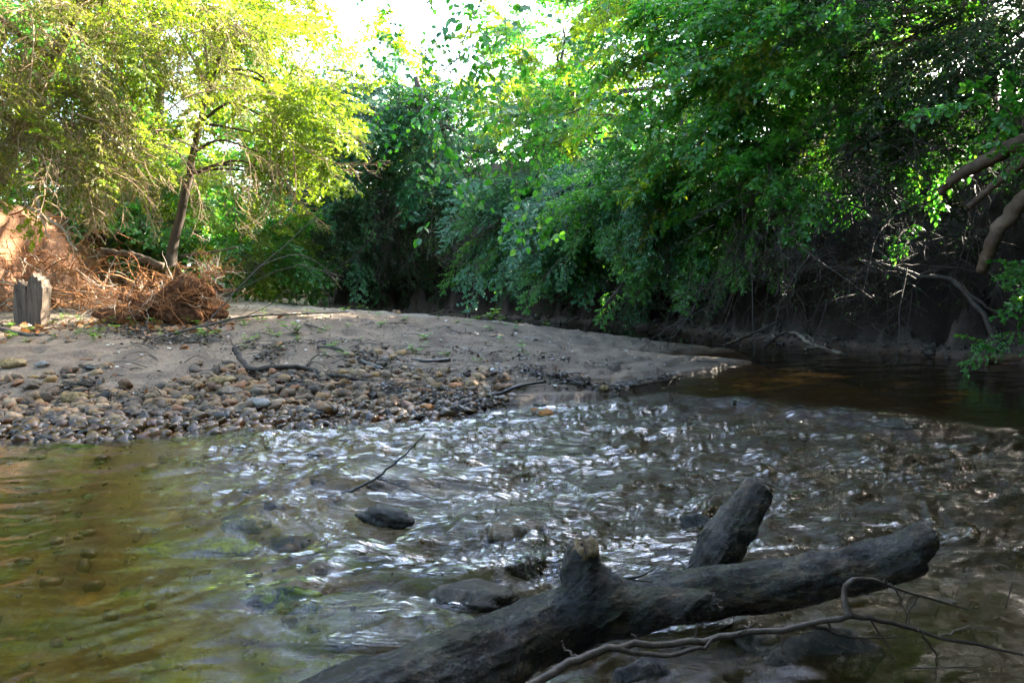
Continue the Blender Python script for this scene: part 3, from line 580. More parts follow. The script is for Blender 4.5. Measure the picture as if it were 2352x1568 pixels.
# overhead hanging vines
HV = [hang(300 + i) for i in range(5)]
hv = [((1075, -40), 6.6, 1.25), ((1165, -60), 6.2, 1.2), ((1230, -60), 6.4, 1.3), ((1300, -80), 6.0, 1.0), ((930, -70), 7.2, 1.0), ((985, -60), 6.9, 1.05), ((890, -80), 7.4, .9), ((1040, -60), 7.0, .95), ((1400, -90), 6.4, 1.0), ((1480, -60), 6.8, .9), ((1560, -50), 6.6, .8), ((1010, -90), 6.7, 1.1), ((1130, -80), 6.6, 1.5), ((960, -90), 7.6, 1.3), ((1105, -120), 6.4, 1.2), ((1350, -90), 6.7, .9)]
ov = plant('overhead_tree', 'tree branch with large hanging leaf sprays crossing the white sky', 'tree', (4.9, 8.9, .9), [((3.4, 8.2, 5.0), (1.0, .8, .5), 14, E, .9, .2, (-.7, -.2, 0))],
           [(6.6, 9.4, 1.8), (5.8, 8.8, 3.6), (4, 8, 5.1), (1.6, 7.2, 5.2), (-.8, 7.4, 5.0), (-1.6, 8, 4.9)], .07, limbs=0)
ob = np.array(ov.location)
for (px, py), dd, s_ in hv:
    p = D(px, py, dd) - ob; o = link('leafy_vine', HV[rnd.randint(5)], ov); xform(o, p, Matrix.Rotation(rnd.rand() * 6.28, 3, 'Z'), s_)
    top = D(px, py, dd); a = np.array([max(-1.4, min(3.5, top[0] + .4)), 7.4 + rnd.randn() * .1, 5.1]); mb = MB(); mb.tube(spline([a - ob, (a + top) / 2 + np.array((0, 0, .15)) - ob, top - ob], 8), .0035, 4, 0, .5, cap=False); link('twig', mb.mesh('twig', [M_twig]), ov)

# ------------------------------------------------------------------ driftwood in the foreground
def fused(chains, voxel, sm=6, k=20):
    """tubes grown together into one skin; chains: list of (points, radii)"""
    mb = MB()
    for P, r in chains:
        n = max(10, int(sum(np.linalg.norm(np.diff(P, axis=0), axis=1)) / .02)) if len(P) > 1 else 2
        Q = spline(P, n); rr = np.interp(np.linspace(0, 1, n), np.linspace(0, 1, len(r)), r); mb.tube(Q, rr, k)
    me = mb.mesh('tmp', []); o = bpy.data.objects.new('tmp', me); C.objects.link(o)
    m = o.modifiers.new('r', 'REMESH'); m.mode = 'VOXEL'; m.voxel_size = voxel
    s = o.modifiers.new('s', 'SMOOTH'); s.factor = .5; s.iterations = sm
    dg = bpy.context.evaluated_depsgraph_get(); ev = o.evaluated_get(dg); m2 = bpy.data.meshes.new_from_object(ev)
    V = np.empty(len(m2.vertices) * 3, np.float32); m2.vertices.foreach_get('co', V); V = V.reshape(-1, 3).astype(float)
    F = np.empty(len(m2.loops), np.int32); m2.loops.foreach_get('vertex_index', F)
    lt = np.empty(len(m2.polygons), np.int32); m2.polygons.foreach_get('loop_total', lt); F = F.reshape(-1, 4) if (lt == 4).all() else None
    bpy.data.objects.remove(o); bpy.data.meshes.remove(me); bpy.data.meshes.remove(m2)
    return V, F
def fn(V, F):
    n = np.cross(V[F[:, 2]] - V[F[:, 0]], V[F[:, 3]] - V[F[:, 1]]); N = np.zeros_like(V)
    for k in range(4):
        for c in range(3): N[:, c] += np.bincount(F[:, k], n[:, c], len(V))
    return N / (np.linalg.norm(N, axis=1)[:, None] + 1e-12)
def roughen(V, F, axis, amp, seed, cracks=.5, knots=1.0):
    ax = np.array(axis, float); ax /= np.linalg.norm(ax); p1 = np.cross(ax, [0, 0, 1.]); p1 /= np.linalg.norm(p1); p2 = np.cross(ax, p1)
    a, b, c = V @ ax, V @ p1, V @ p2; N = fn(V, F)
    d = fbm(a * 5 + c * 9, b * 22 + c * 13, 4, seed) + .8 * knots * fbm(a * 7, b * 6 + c * 5, 3, seed + 9)
    cr = np.abs(fbm(a * 3 + 3, (b + .7 * c) * 38, 2, seed + 20)); d -= cracks * 1.6 * np.exp(-(cr / .05) ** 2)
    V = V + N * (amp * d)[:, None]; return V, fn(V, F)
def split_parts(root, V, F, N, skel, mat, names, org):
    """hand each face to the limb it lies on"""
    best = None; idx = np.zeros(len(V), int)
    for i, (P, r) in enumerate(skel):
        Q = spline(P, 30); rr = np.interp(np.linspace(0, 1, 30), np.linspace(0, 1, len(r)), r)
        dd = (np.linalg.norm(V[:, None] - Q[None], axis=2) / rr[None]).min(1)
        if best is None: best = dd
        else: m = dd < best; idx[m] = i; best[m] = dd[m]
    fi = idx[F[:, 0]]
    for i, nm in enumerate(names):
        sel = F[fi == i]
        if not len(sel): continue
        u = np.unique(sel); mp = np.full(len(V), -1); mp[u] = np.arange(len(u))
        link(nm, mesh(nm, V[u] - org, mp[sel], [mat], normals=N[u]), root)

def mat_log(name, dark=1.0, moss=.3):
    m = NT(name); geo = m.n('ShaderNodeNewGeometry'); vec = m.objvec((1.2, 5, 5), (0, 0, R(-20)))
    raw = m.objvec(); a = m.noise(5, 9, vec, .65, .5); b2 = m.noise(24, 8, vec, .7); sp = m.noise(55, 6, raw, .75); big = m.noise(3.2, 6, raw, .6)
    f = m.math('ADD', m.math('MULTIPLY', a, .6), m.math('MULTIPLY', b2, .4))
    c = m.ramp(f, [(.40, (.002, .002, .002)), (.49, (.006, .0055, .006)), (.55, (.007, .006, .006)), (.64, (.022, .017, .014))])
    c2 = m.ramp(f, [(.40, (.008, .005, .004)), (.5, (.018, .011, .007)), (.60, (.12, .075, .044))])
    c = m.mix(m.ramp(big, [(.45, (0, 0, 0)), (.56, (1, 1, 1))]), c, c2)
    c = m.mix(m.ramp(sp, [(.59, (0, 0, 0)), (.63, (moss, moss, moss))]), c, (.08, .11, .10))
    nz_ = m.n('ShaderNodeSeparateXYZ', {0: geo.outputs['Normal']}).outputs[2]
    mo = m.math('MULTIPLY', m.ramp(m.noise(7, 6, raw, .7), [(.48, (0, 0, 0)), (.62, (1, 1, 1))]), m.math('MULTIPLY', nz_, moss * 1.6), True)
    c = m.mix(mo, c, (.022, .032, .012))
    z = m.n('ShaderNodeSeparateXYZ', {0: geo.outputs['Position']}).outputs[2]; wet = m.n('ShaderNodeMapRange', {0: z, 1: .03, 2: .14, 3: 1.0, 4: 0.0}).outputs[0]
    c = m.mix(wet, c, m.mix(1.0, c, (.35, .33, .3), 'MULTIPLY'))
    nr = m.bump(m.math('ADD', f, m.math('MULTIPLY', sp, .6)), 1.0, .02)
    rg = m.n('ShaderNodeMapRange', {0: m.noise(9, 5, raw, .6), 1: .42, 2: .58, 3: .14, 4: .42}).outputs[0]
    return m.surf(m.pbr(c, rg, nr, m.n('ShaderNodeMapRange', {0: rg, 1: .14, 2: .42, 3: .5, 4: .2}).outputs[0]))
M_logA = mat_log('driftwood_dark'); M_logB = mat_log('driftwood_mossy', moss=.45)
M_endgrain = mat_wood('broken_wood_tan', [(.05, .03, .015), (.14, .09, .045), (.24, .16, .09)], 40, (1, 1, .3), bump=.8)

# front log: trunk from lower left, upright stub, broken limb to the right
t0, t1, t2, t3 = D(420, 1800, 1.62), D(950, 1590, 1.85), D(1200, 1470, 2.08), D(1395, 1385, 2.22)
trunkA = (np.array([t0, t1, t2, t3, D(1430, 1388, 2.24)]), [.125, .115, .098, .085, .05])
stubA = (np.array([D(1375, 1400, 2.2), D(1340, 1330, 2.2), D(1338, 1285, 2.19), D(1345, 1252, 2.18)]), [.125, .078, .052, .045])
limbA = (np.array([D(1380, 1400, 2.2), D(1480, 1400, 2.16), D(1570, 1392, 2.13), D(1640, 1387, 2.12)]), [.088, .06, .048, .036])
V, Fq = fused([trunkA, stubA, limbA], .0062, 9); V, N = roughen(V, Fq, t3 - t1, .006, 5, .35, 1.5)
rt = empty('driftwood_log', t2, 'thick dark foreground log with an upright broken stub and a short splintered limb', 'log')
split_parts(rt, V, Fq, N, [trunkA, stubA, limbA], M_logA, ['trunk', 'branch_stub', 'broken_limb'], t2)
def endcap(P, Q, r, mat, parent, org, name='broken_end', seed=0):
    """jagged end of snapped wood"""
    rr = np.random.RandomState(seed); ax = Q - P; ax /= np.linalg.norm(ax); B = np.array(basis(ax)); k = 22; mb = MB(); rings = []
    for j, (s, off) in enumerate(((1.02, -.012), (.97, .006), (.7, .010), (.35, .002), (.02, .004))):
        an = np.linspace(0, 2 * np.pi, k, endpoint=False); q = r * s * (1 + .06 * rr.randn(k) * (j < 3)); o_ = off + .006 * rr.randn(k) * (j > 0)
        rings.append(Q + ax * o_[:, None] + (np.cos(an) * q)[:, None] * B[:, 1] + (np.sin(an) * q)[:, None] * B[:, 2])
    Vv = np.concatenate(rings) - org; i = np.arange(4)[:, None] * k; jj = np.arange(k)[None]; jn = (jj + 1) % k
    mb.add(Vv, np.stack([i + jj, i + jn, i + k + jn, i + k + jj], -1).reshape(-1, 4)); o = link(name, mb.mesh(name, [mat]), parent); return o
endcap(stubA[0][2], stubA[0][3] + (0, 0, -.008), .040, M_endgrain, rt, t2, seed=1)
endcap(limbA[0][2], limbA[0][3], .033, M_logA, rt, t2, seed=2)
# second log lying behind, to the right
b0, b1, b2_, b3, b4 = D(1330, 1440, 2.55), D(1560, 1372, 2.55), D(1800, 1338, 2.5), D(2040, 1288, 2.45), D(2105, 1262, 2.43)
logB = (np.array([b0, b1, b2_, b3, b4]), [.078, .085, .084, .074, .066]); knob = (np.array([D(2070, 1275, 2.44), D(2120, 1240, 2.43), D(2148, 1228, 2.42)]), [.062, .058, .036])
V, Fq = fused([logB, knob], .0065, 8); V, N = roughen(V, Fq, b3 - b0, .006, 15, .35, 1.5)
rt2 = empty('driftwood_log', b1, 'long mottled log lying behind the stubby one and pointing right, blunt knobbly end', 'log')
split_parts(rt2, V, Fq, N, [logB, knob], M_logB, ['trunk', 'knobbly_end'], b1)
# third: leaning stump standing out of the water
c0, c1, c2, c3 = G(1610, 1370), D(1640, 1290, 3.03), D(1690, 1200, 3.08), D(1752, 1118, 3.12); c0 = np.array([c1[0] - .03, c1[1] - .02, -.22])
stump = (np.array([c0, c1, c2, c3]), [.105, .092, .082, .062])
kn = (np.array([c2 + (.03, -.02, -.05), D(1738, 1218, 3.02)]), [.03, .012])
V, Fq = fused([stump, kn], .007, 8); V, N = roughen(V, Fq, c3 - c1, .007, 25, .35, 1.5)
rt3 = empty('driftwood_stump', c1, 'mossy broken limb sticking up out of the riffle at a slant behind the logs', 'log')
split_parts(rt3, V, Fq, N, [stump, kn], M_logB, ['trunk', 'knot'], c1)

def stick(name, label, cat, P, r, mat, branches=(), k=7, group=None, n=24, jit=.0):
    """a bare branch: main stem and twigs as parts"""
    P = np.array(P, float); org = P[0].copy(); e = empty(name, org, label, cat, group); rr = np.random.RandomState(len(label) * 7 + int(abs(org[0]) * 100))
    Q = spline(P, n); Q[1:-1] += rr.randn(n - 2, 3) * jit; mb = MB(); mb.tube(Q - org, np.linspace(r[0], r[1], n) * (1 + .15 * rr.rand(n)), k, 0, .5); link('stem', mb.mesh('stem', [mat]), e)
    for bP, br in branches:
        Q = spline(np.array(bP, float), 14); Q[1:-1] += rr.randn(12, 3) * jit * .7; mb = MB(); mb.tube(Q - org, np.linspace(br[0], br[1], 14) * (1 + .15 * rr.rand(14)), max(5, k - 2), 0, .5); link('twig', mb.mesh('twig', [mat]), e)
    return e
M_branch = mat_wood('branch_bark_lower', [(.015, .01, .008), (.05, .033, .026), (.12, .085, .068)], 30, bump=.6, rough=.55)
d_ = lambda x, y, z: D(x, y, z)
stick('dead_branch', 'slender forking bare branch crossing in front of the logs at lower right', 'branch',
      [d_(1190, 1590, 1.45), d_(1330, 1510, 1.55), d_(1410, 1487, 1.6), d_(1560, 1478, 1.68), d_(1700, 1457, 1.72), d_(1830, 1438, 1.75), d_(1955, 1412, 1.78)], (.0085, .006), M_branch,
      [([d_(1950, 1412, 1.78), d_(1938, 1360, 1.8), d_(1950, 1336, 1.8), d_(2000, 1332, 1.83), d_(2110, 1368, 1.86), d_(2245, 1405, 1.9)], (.008, .002)),
       ([d_(1955, 1412, 1.78), d_(2060, 1432, 1.8), d_(2180, 1468, 1.82), d_(2400, 1510, 1.85)], (.007, .003)),
       ([d_(1410, 1487, 1.6), d_(1500, 1505, 1.62), d_(1600, 1490, 1.64), d_(1650, 1462, 1.66)], (.006, .003)),
       ([d_(1860, 1434, 1.76), d_(1960, 1462, 1.78), d_(2080, 1462, 1.8)], (.005, .0015)),
       ([d_(2110, 1445, 1.8), d_(2150, 1500, 1.8), d_(2148, 1560, 1.8)], (.0035, .001)), ([d_(2030, 1332, 1.84), d_(2060, 1290 + 70, 1.84), d_(2095, 1440, 1.86)], (.003, .001)),
       ([d_(1690, 1458, 1.72), d_(1720, 1440, 1.7), d_(1740, 1420, 1.7)], (.003, .001)), ([d_(1790, 1445, 1.75), d_(1800, 1500, 1.74), d_(1830, 1530, 1.74)], (.003, .001)),
       ([d_(1560, 1478, 1.68), d_(1590, 1470, 1.69), d_(1602, 1430, 1.7)], (.003, .001)), ([d_(1330, 1510, 1.55), d_(1300, 1490, 1.56), d_(1290, 1470, 1.56)], (.003, .001)),
       ([d_(2160, 1460, 1.82), d_(2230, 1440, 1.84), d_(2300, 1452, 1.86)], (.003, .001)), ([d_(2000, 1422, 1.79), d_(2040, 1490, 1.78), d_(2060, 1530, 1.78)], (.003, .001)),
       ([d_(1480, 1483, 1.64), d_(1450, 1455, 1.65)], (.004, .0015)), ([d_(2110, 1368, 1.86), d_(2080, 1420, 1.86), d_(2100, 1450, 1.86)], (.0025, .001)),
       ([d_(1900, 1424, 1.77), d_(1920, 1475, 1.76), d_(1990, 1500, 1.76)], (.003, .001))], jit=.0028)
stick('dead_twig', 'thin horizontal twig floating at the lower right corner', 'twig', [G(2090, 1533, .02), G(2160, 1532, .03), G(2250, 1530, .02)], (.003, .002), M_branch)
stick('dead_twig', 'fine upright twig poking out of the water at the right edge', 'twig', [G(2310, 1395, -.05), D(2322, 1350, 2.3), D(2330, 1310, 2.3)], (.002, .001), M_branch)
stick('dead_twig', 'thin dark twig rising out of the rapids in the middle with a side shoot', 'twig',
      [G(740, 1142, -.03), G(800, 1130, .02), D(860, 1100, 4.0), D(905, 1065, 4.0), D(945, 1030, 4.0), D(975, 995, 4.0)], (.009, .003), M_wet,
      [([D(865, 1098, 4.0), D(920, 1115, 3.95), G(1000, 1148, .02)], (.005, .002)), ([D(905, 1065, 4.0), D(912, 1050, 4.0)], (.004, .001))], jit=.003)
stick('dead_twig', 'tiny stub of twig poking out of the calm water at the left edge', 'twig', [G(35, 1178, -.03), D(45, 1150, 3.9)], (.004, .002), M_wet)
stick('dead_twig', 'short dark twigs caught where the two big logs cross', 'twig', [D(1415, 1330, 2.5), D(1470, 1322, 2.5), D(1510, 1300, 2.5)], (.006, .002), M_wet, [([D(1440, 1330, 2.5), D(1500, 1335, 2.52)], (.004, .002))])
stick('dead_twig', 'forked wet twig above the second log beside the leaning stump', 'twig', [D(1590, 1318, 2.7), D(1570, 1295, 2.75), D(1540, 1275, 2.8)], (.007, .002), M_wet, [([D(1578, 1305, 2.72), D(1600, 1285, 2.72)], (.004, .0015))])

# ------------------------------------------------------------------ rocks
def rock_mesh(seed, lvl=2, rough=.25, flat=.65, ang=.0, name='stone'):
    rr = np.random.RandomState(seed); import bmesh
    bm = bmesh.new(); bmesh.ops.create_icosphere(bm, subdivisions=lvl, radius=1); V = np.array([v.co[:] for v in bm.verts]); Fz = np.array([[v.index for v in f.verts] for f in bm.faces]); bm.free()
    o = rr.rand(3) * 50; d = fbm(V[:, 0] * 1.1 + o[0] + V[:, 2], V[:, 1] * 1.1 + o[1] - V[:, 2] * .7, 3, seed) * rough
    for i in range(int(5 + 6 * ang) if ang >= 0 else 0):                    # flattened facets
        n = rr.randn(3); n /= np.linalg.norm(n); t = .62 + .3 * rr.rand(); q = V @ n; m = q > t; V[m] -= (q[m] - t)[:, None] * n * (.75 + .2 * ang)
    V = V * (1 + d)[:, None] * np.array([1, .6 + .3 * rr.rand(), flat * (.7 + .5 * rr.rand())]); return V, Fz
M_st = NT('pebble')
def peb():
    m = M_st; r = m.n('ShaderNodeObjectInfo').outputs['Random']; v = m.attr('lv'); f = m.math('FRACT', m.math('ADD', r, v))
    c = m.ramp(f, [(0, (.15, .11, .07)), (.12, (.06, .045, .032)), (.25, (.22, .17, .11)), (.36, (.20, .12, .045)), (.46, (.04, .032, .027)), (.56, (.30, .25, .18)), (.66, (.10, .078, .055)), (.76, (.20, .095, .035)), (.84, (.022, .019, .018)), (.92, (.15, .13, .105)), (.98, (.26, .18, .07))])
    raw = m.objvec(); pos = m.n('ShaderNodeNewGeometry').outputs['Position']; a = m.noise(60, 5, pos, .7)
    c = m.mix(1.0, c, m.ramp(a, [(.3, (.42, .31, .21)), (.55, (.92, .75, .57)), (.75, (1.25, 1.03, .8))]), 'MULTIPLY')
    z = m.n('ShaderNodeSeparateXYZ', {0: pos}).outputs[2]; wet = m.n('ShaderNodeMapRange', {0: z, 1: .06, 2: .13, 3: 1.0, 4: 0.0}).outputs[0]
    c = m.mix(wet, c, m.mix(1.0, c, (.6, .5, .42), 'MULTIPLY'))
    rg = m.n('ShaderNodeMapRange', {0: wet, 1: 0.0, 2: 1.0, 3: .7, 4: .22}).outputs[0]
    return m.surf(m.pbr(c, rg, m.bump(a, .4, .006), .45))
peb(); MP = M_st.m
def mat_rock(name, cols, wet=True):
    m = NT(name); raw = m.objvec(); a = m.noise(14, 8, raw, .65, .4); b_ = m.noise(70, 6, raw, .7)
    f = m.math('ADD', m.math('MULTIPLY', a, .7), m.math('MULTIPLY', b_, .3)); c = m.ramp(f, [(.40 + .2 * i / (len(cols) - 1), k) for i, k in enumerate(cols)])
    return m.surf(m.pbr(c, .24 if wet else .7, m.bump(f, 1.0, .035), .35))
M_rkB = mat_rock('rock_wet_black', [(.008, .008, .008), (.02, .018, .016), (.045, .04, .035)]); M_rkG = mat_rock('rock_wet_grey', [(.010, .010, .012), (.04, .037, .038), (.11, .10, .105)])
M_rkT = mat_rock('rock_tan_mottled', [(.03, .02, .01), (.10, .065, .03), (.19, .15, .125)]); M_rkY = mat_rock('rock_ochre', [(.10, .06, .02), (.2, .13, .045), (.3, .22, .11)], False)
M_rkW = mat_rock('rock_white', [(.12, .11, .10), (.2, .18, .16), (.28, .26, .24)], False); M_rkN = mat_rock('rock_brown', [(.008, .007, .005), (.025, .019, .013), (.07, .052, .036)])
M_rkM = mat_rock('rock_algae_green', [(.012, .014, .004), (.04, .05, .006), (.16, .24, .008), (.26, .36, .015)]); M_rkO = mat_rock('rock_orange_wet', [(.2, .07, .015), (.36, .14, .03), (.45, .2, .06)])
def rock(label, loc, size, mat, seed, rot=0, ang=.6, lvl=4, cat='rock', tilt=0):
    V, Fz = rock_mesh(seed, lvl, .3, .8, ang)
    if lvl > 3: V *= (1 + .03 * fbm(V[:, 0] * 5 + V[:, 2] * 3, V[:, 1] * 5 - V[:, 2] * 2, 3, seed))[:, None]
    o = link('rock', mesh('rock', V * np.array(size), Fz, [mat])); o.location = loc; o.rotation_euler = (tilt, tilt * .5, rot); tag(o, label, cat); return o
g3 = lambda px, py, z=0.: tuple(G(px, py, z))
rock('mottled tan and blue-grey rock in mid rapids with water sheeting over it', g3(1185, 1232, .0), (.15, .12, .105), M_rkT, 1, .3, .1)
rock('flat jagged black rock breaking the surface left of the mottled tan rock', g3(885, 1190, .01), (.13, .07, .075), M_rkB, 2, -.15, .4)
rock('rounded ochre-brown rock just under the swell near the left calm water', g3(565, 1205, -.045), (.12, .10, .07), M_rkT, 3)
rock('dark rounded rock beside the leaning stump', g3(1602, 1210, .0), (.10, .09, .08), M_rkB, 4)
rock('large rock under the glassy flow below the mottled tan rock', g3(1250, 1290, -.02), (.17, .13, .09), M_rkN, 5)
rock('lumpy dark rock at the water fringe just left of the thick log', g3(1085, 1372, .0), (.15, .11, .07), M_rkN, 6)
rock('smooth grey rock low in the water behind the thick log and the leaning stump', g3(1500, 1290, -.01), (.14, .11, .045), M_rkG, 7)
rock('big brown-grey boulder at the bottom edge under the slender branch', g3(1860, 1545, -.08), (.27, .22, .16), M_rkN, 8, .4)
rock('bluish white boulder tip at the bottom edge beneath the logs', g3(1480, 1560, -.02), (.10, .09, .08), M_rkG, 9, .4)
rock('grey pointed boulder between the logs and the bottom boulder', g3(1720, 1500, -.06), (.13, .12, .13), M_rkN, 10, .8)
rock('wet rock catching blue sky light at the upstream edge of the riffle', g3(1700, 922, .0), (.11, .07, .045), M_rkG, 11, 0)
rock('small square brown rock right of the sky-lit rock in the riffle', g3(1748, 940, .0), (.05, .04, .04), M_rkN, 12, .2)
rock('low dark rock showing at the start of the riffle near its right end', g3(1935, 942, -.005), (.14, .08, .03), M_rkB, 13)
rock('small dark stone between the low dark rock and the square brown one', g3(1835, 934, -.0), (.06, .04, .025), M_rkB, 14)
rock('dark hump of rock under foam where the riffle glitters on the right', g3(2060, 975, -.02), (.22, .14, .06), M_rkN, 15)
rock('orange-brown stone alone in the shallows off the sandbar', g3(1254, 950, .01), (.055, .045, .045), M_rkO, 16, cat='stone')
rock('small orange stone just left of the orange-brown one in the shallows', g3(1228, 943, .005), (.035, .03, .025), M_rkO, 17, cat='stone')
rock('grey-brown stone at the waterline under the long wet stick', g3(1240, 930, .01), (.06, .05, .03), M_rkN, 18, cat='stone')
rock('black stone in the shallows below the two orange ones', g3(1228, 962, .0), (.05, .035, .025), M_rkB, 19, cat='stone')
rock('algae covered slab glowing green under the pool in the foreground', g3(650, 1375, -.08), (.17, .11, .085), M_rkM, 20, .1)
rock('small algae patched rock under the left shallows', g3(470, 1260, -.12), (.26, .10, .05), M_rkM, 21, .1)
def onb(px, py, dz=0.): p = GT(px, py); return (p[0], p[1], p[2] + dz)
rock('ochre yellow cobble half sunk in sand, largest at the left end of the gravel', onb(172, 925, .03), (.10, .07, .055), M_rkY, 22, .2, .4, 3, 'stone')
rock('pale ochre stone at the far left edge of the bar below the long branch', onb(25, 845, .03), (.13, .09, .06), M_rkY, 23, 0, .4, 3, 'stone')
rock('flat blue-grey stone tilted in the sand above the ochre cobble', onb(207, 848, .02), (.10, .06, .03), M_rkG, 24, -.5, .5, 3, 'stone')
rock('white stone on the sand left of the blue-grey one', onb(98, 845, .02), (.06, .045, .035), M_rkW, 25, 0, .4, 3, 'stone')
rock('rounded pale tan cobble with a grey top in the middle of the gravel', onb(508, 886, .03), (.11, .08, .07), M_rkY, 26, .3, .4, 3, 'stone')
rock('large light grey slab-like stone in the gravel near the waterline', onb(590, 940, .03), (.13, .09, .06), M_rkW, 27, -.4, .8, 3, 'stone')
rock('grey rounded cobble upslope of the light slab-like stone', onb(525, 915, .03), (.11, .08, .06), M_rkT, 28, .4, .4, 3, 'stone')
rock('long black water-stained stone at the waterline right of the slab-like stone', onb(712, 952, .02), (.13, .07, .05), M_rkB, 29, -.2, .5, 3, 'stone')
rock('squarish dark stone at the right end of the gravel among leaf debris', onb(903, 952, .02), (.07, .06, .07), M_rkN, 30, .2, .7, 3, 'stone')
rock('amber orange stone beside the squarish dark one', onb(982, 948, .03), (.06, .05, .05), M_rkO, 31, 0, .5, 3, 'stone')
rock('wet bluish boulder at the left waterline', g3(88, 992, .01), (.16, .10, .07), M_rkG, 32, 0, .6, 4)
rock('small glossy black stone in the water below the wet bluish boulder', g3(102, 1012, -.005), (.07, .045, .05), M_rkB, 33, .5)
rock('ochre stone on the wet sand at the right end of the leaf debris', onb(1388, 897, .02), (.05, .045, .035), M_rkY, 34, .3, .5, 3, 'stone')

# gravel: the largest stones one by one as pieces of the sandbar, the rest as gravel
PV = [rock_mesh(400 + i, 2, .42, .72, .2 + 1.2 * (i % 2 == 0)) for i in range(12)]; PMs = []
for V, Fz in PV: PMs.append(mesh('stone', V, Fz, [MP]))
PL = [rock_mesh(430 + i, 1, .2, .75, .2) for i in range(8)]
rr = np.random.RandomState(77); cand = []
while len(cand) < 15000:
    n = 6000; px = rr.uniform(-250, 1180, n); py = 1010 - 260 * rr.rand(n) ** 1.5; P = np.array([G(a, b_, .07) for a, b_ in zip(px, py)])
    xx, yy = P[:, 0], P[:, 1]; hz, bb, dd, *_ = ground_h(xx, yy)
    wd = .55 + .65 * np.exp(-((xx + 2.0) / 1.3) ** 2) + .2 * fbm(xx * 1.5, yy, 2, 93); dens = ss(wd + .35, wd - .2, bb) * ss(-.18, -.02, bb); cl = ss(.1, .6, fbm(xx * 1.2, yy * 1.6, 3, 91)); dens = np.maximum(dens, .45 * cl * ss(3.3, 1.4, bb) * (bb > 0) * ss(-.7, -1.8, xx)) * ss(.35, -.5, xx + .25 * fbm(xx * 2, yy * 2, 2, 5))
    dens *= 1 - .5 * ss(-3.2, -4.2, xx) * ss(.2, .6, bb)
    for a, b_, h_, q in zip(xx, yy, hz, dens):
        if rr.rand() < q * .75: cand.append((a, b_, h_ - .008, .005 + .070 * rr.rand() ** 5.5))
cand = np.array(cand); cand = cand[np.argsort(-cand[:, 3])]
for i, (a, b_, h_, s_) in enumerate(cand[:285]):
    o = bpy.data.objects.new('stone', PMs[i % 12]); C.objects.link(o); o.parent = sandbar; o.location = (a, b_, h_ + s_ * .25); o.rotation_euler = (rr.randn() * .25, rr.randn() * .25, rr.rand() * 6.28); o.scale = (s_, s_ * (.8 + .3 * rr.rand()), s_ * (.8 + .3 * rr.rand()))
def scatter_rocks(pts, shapes, rr):
    Vs, Fs, A, n = [], [], [], 0
    for i, (a, b_, h_, s_) in enumerate(pts):
        V, Fz = shapes[i % len(shapes)]; t = rr.rand() * 6.28; c, s = math.cos(t), math.sin(t); W = V * s_ * (.7 + .6 * rr.rand(3)); Q = np.stack([W[:, 0] * c - W[:, 1] * s + a, W[:, 0] * s + W[:, 1] * c + b_, W[:, 2] + h_ + s_ * .2], 1)
        Vs.append(Q); Fs.append(Fz + n); n += len(Q); A.append(np.full(len(Q), rr.rand()))
    return np.concatenate(Vs), np.concatenate(Fs), np.concatenate(A)
mid = cand[285:2400]; low = cand[2400:]
V1, F1, A1 = scatter_rocks(mid, PV, rr); V2, F2, A2 = scatter_rocks(low, PL, rr)
tag(link('gravel', mesh('gravel', np.concatenate([V1, V2]), np.concatenate([F1, F2 + len(V1)]), [MP], attrs={'lv': np.concatenate([A1, A2])}), sandbar), kind='stuff')
bed = []
while len(bed) < 2600:
    a, b_ = rr.uniform(-4.5, 4.5), rr.uniform(1.2, 7); 
    if a * a + b_ * b_ > 1.5: bed.append((a, b_, 0, .012 + .055 * rr.rand() ** 3))
bed = np.array(bed); bed[:, 2] = gh(bed[:, 0], bed[:, 1]); bed = bed[bed[:, 2] < -.02]
V1, F1, A1 = scatter_rocks(bed, PL, rr); tag(link('bed_gravel', mesh('bed_gravel', V1, F1, [MP], attrs={'lv': A1})), kind='stuff')

# ------------------------------------------------------------------ sandbar: litter, petals, sticks, seedlings
def flakes(name, pts, size, mats, seed, lift=.004, curl=.5, el=.5):
    r = np.random.RandomState(seed); n = len(pts); D2 = r.randn(n, 3) * np.array([1, 1, .12 * curl * 4]); mb = MB(); s = size * (.5 + r.rand(n))
    leaves(mb, np.array(pts) + np.array([0, 0, lift]), D2, s, s * el, r, 0, False, curl); o = link(name, mb.mesh(name, mats, smooth=False)); return tag(o, kind='stuff')
M_litter = mat_leaf('leaf_litter_dark', [(.012, .009, .007), (.03, .02, .013), (.06, .038, .022), (.13, .08, .04)], [(.01, .008, .005)] * 4, .5, .1)
M_petal = mat_leaf('petal_white', [(.5, .48, .42), (.6, .6, .55)], [(.3, .3, .25)] * 2, .3, .2)
M_dryleaf = mat_leaf('leaf_dry_brown', [(.14, .06, .025), (.24, .12, .05), (.30, .18, .09)], [(.2, .08, .02)] * 3, .3, .3)
r2 = np.random.RandomState(9)
def along(pxs, n, spread, zoff=0.0):
    Pp = np.array([GT(*p) for p in pxs]); t = r2.rand(n) * (len(Pp) - 1); i = np.minimum(t.astype(int), len(Pp) - 2); f = (t - i)[:, None]; q = Pp[i] * (1 - f) + Pp[i + 1] * f
    q[:, 0] += r2.randn(n) * spread; q[:, 1] += r2.randn(n) * spread * 1.2; q[:, 2] = gh(q[:, 0], q[:, 1]) + np.abs(r2.randn(n)) * .015 + zoff; return q
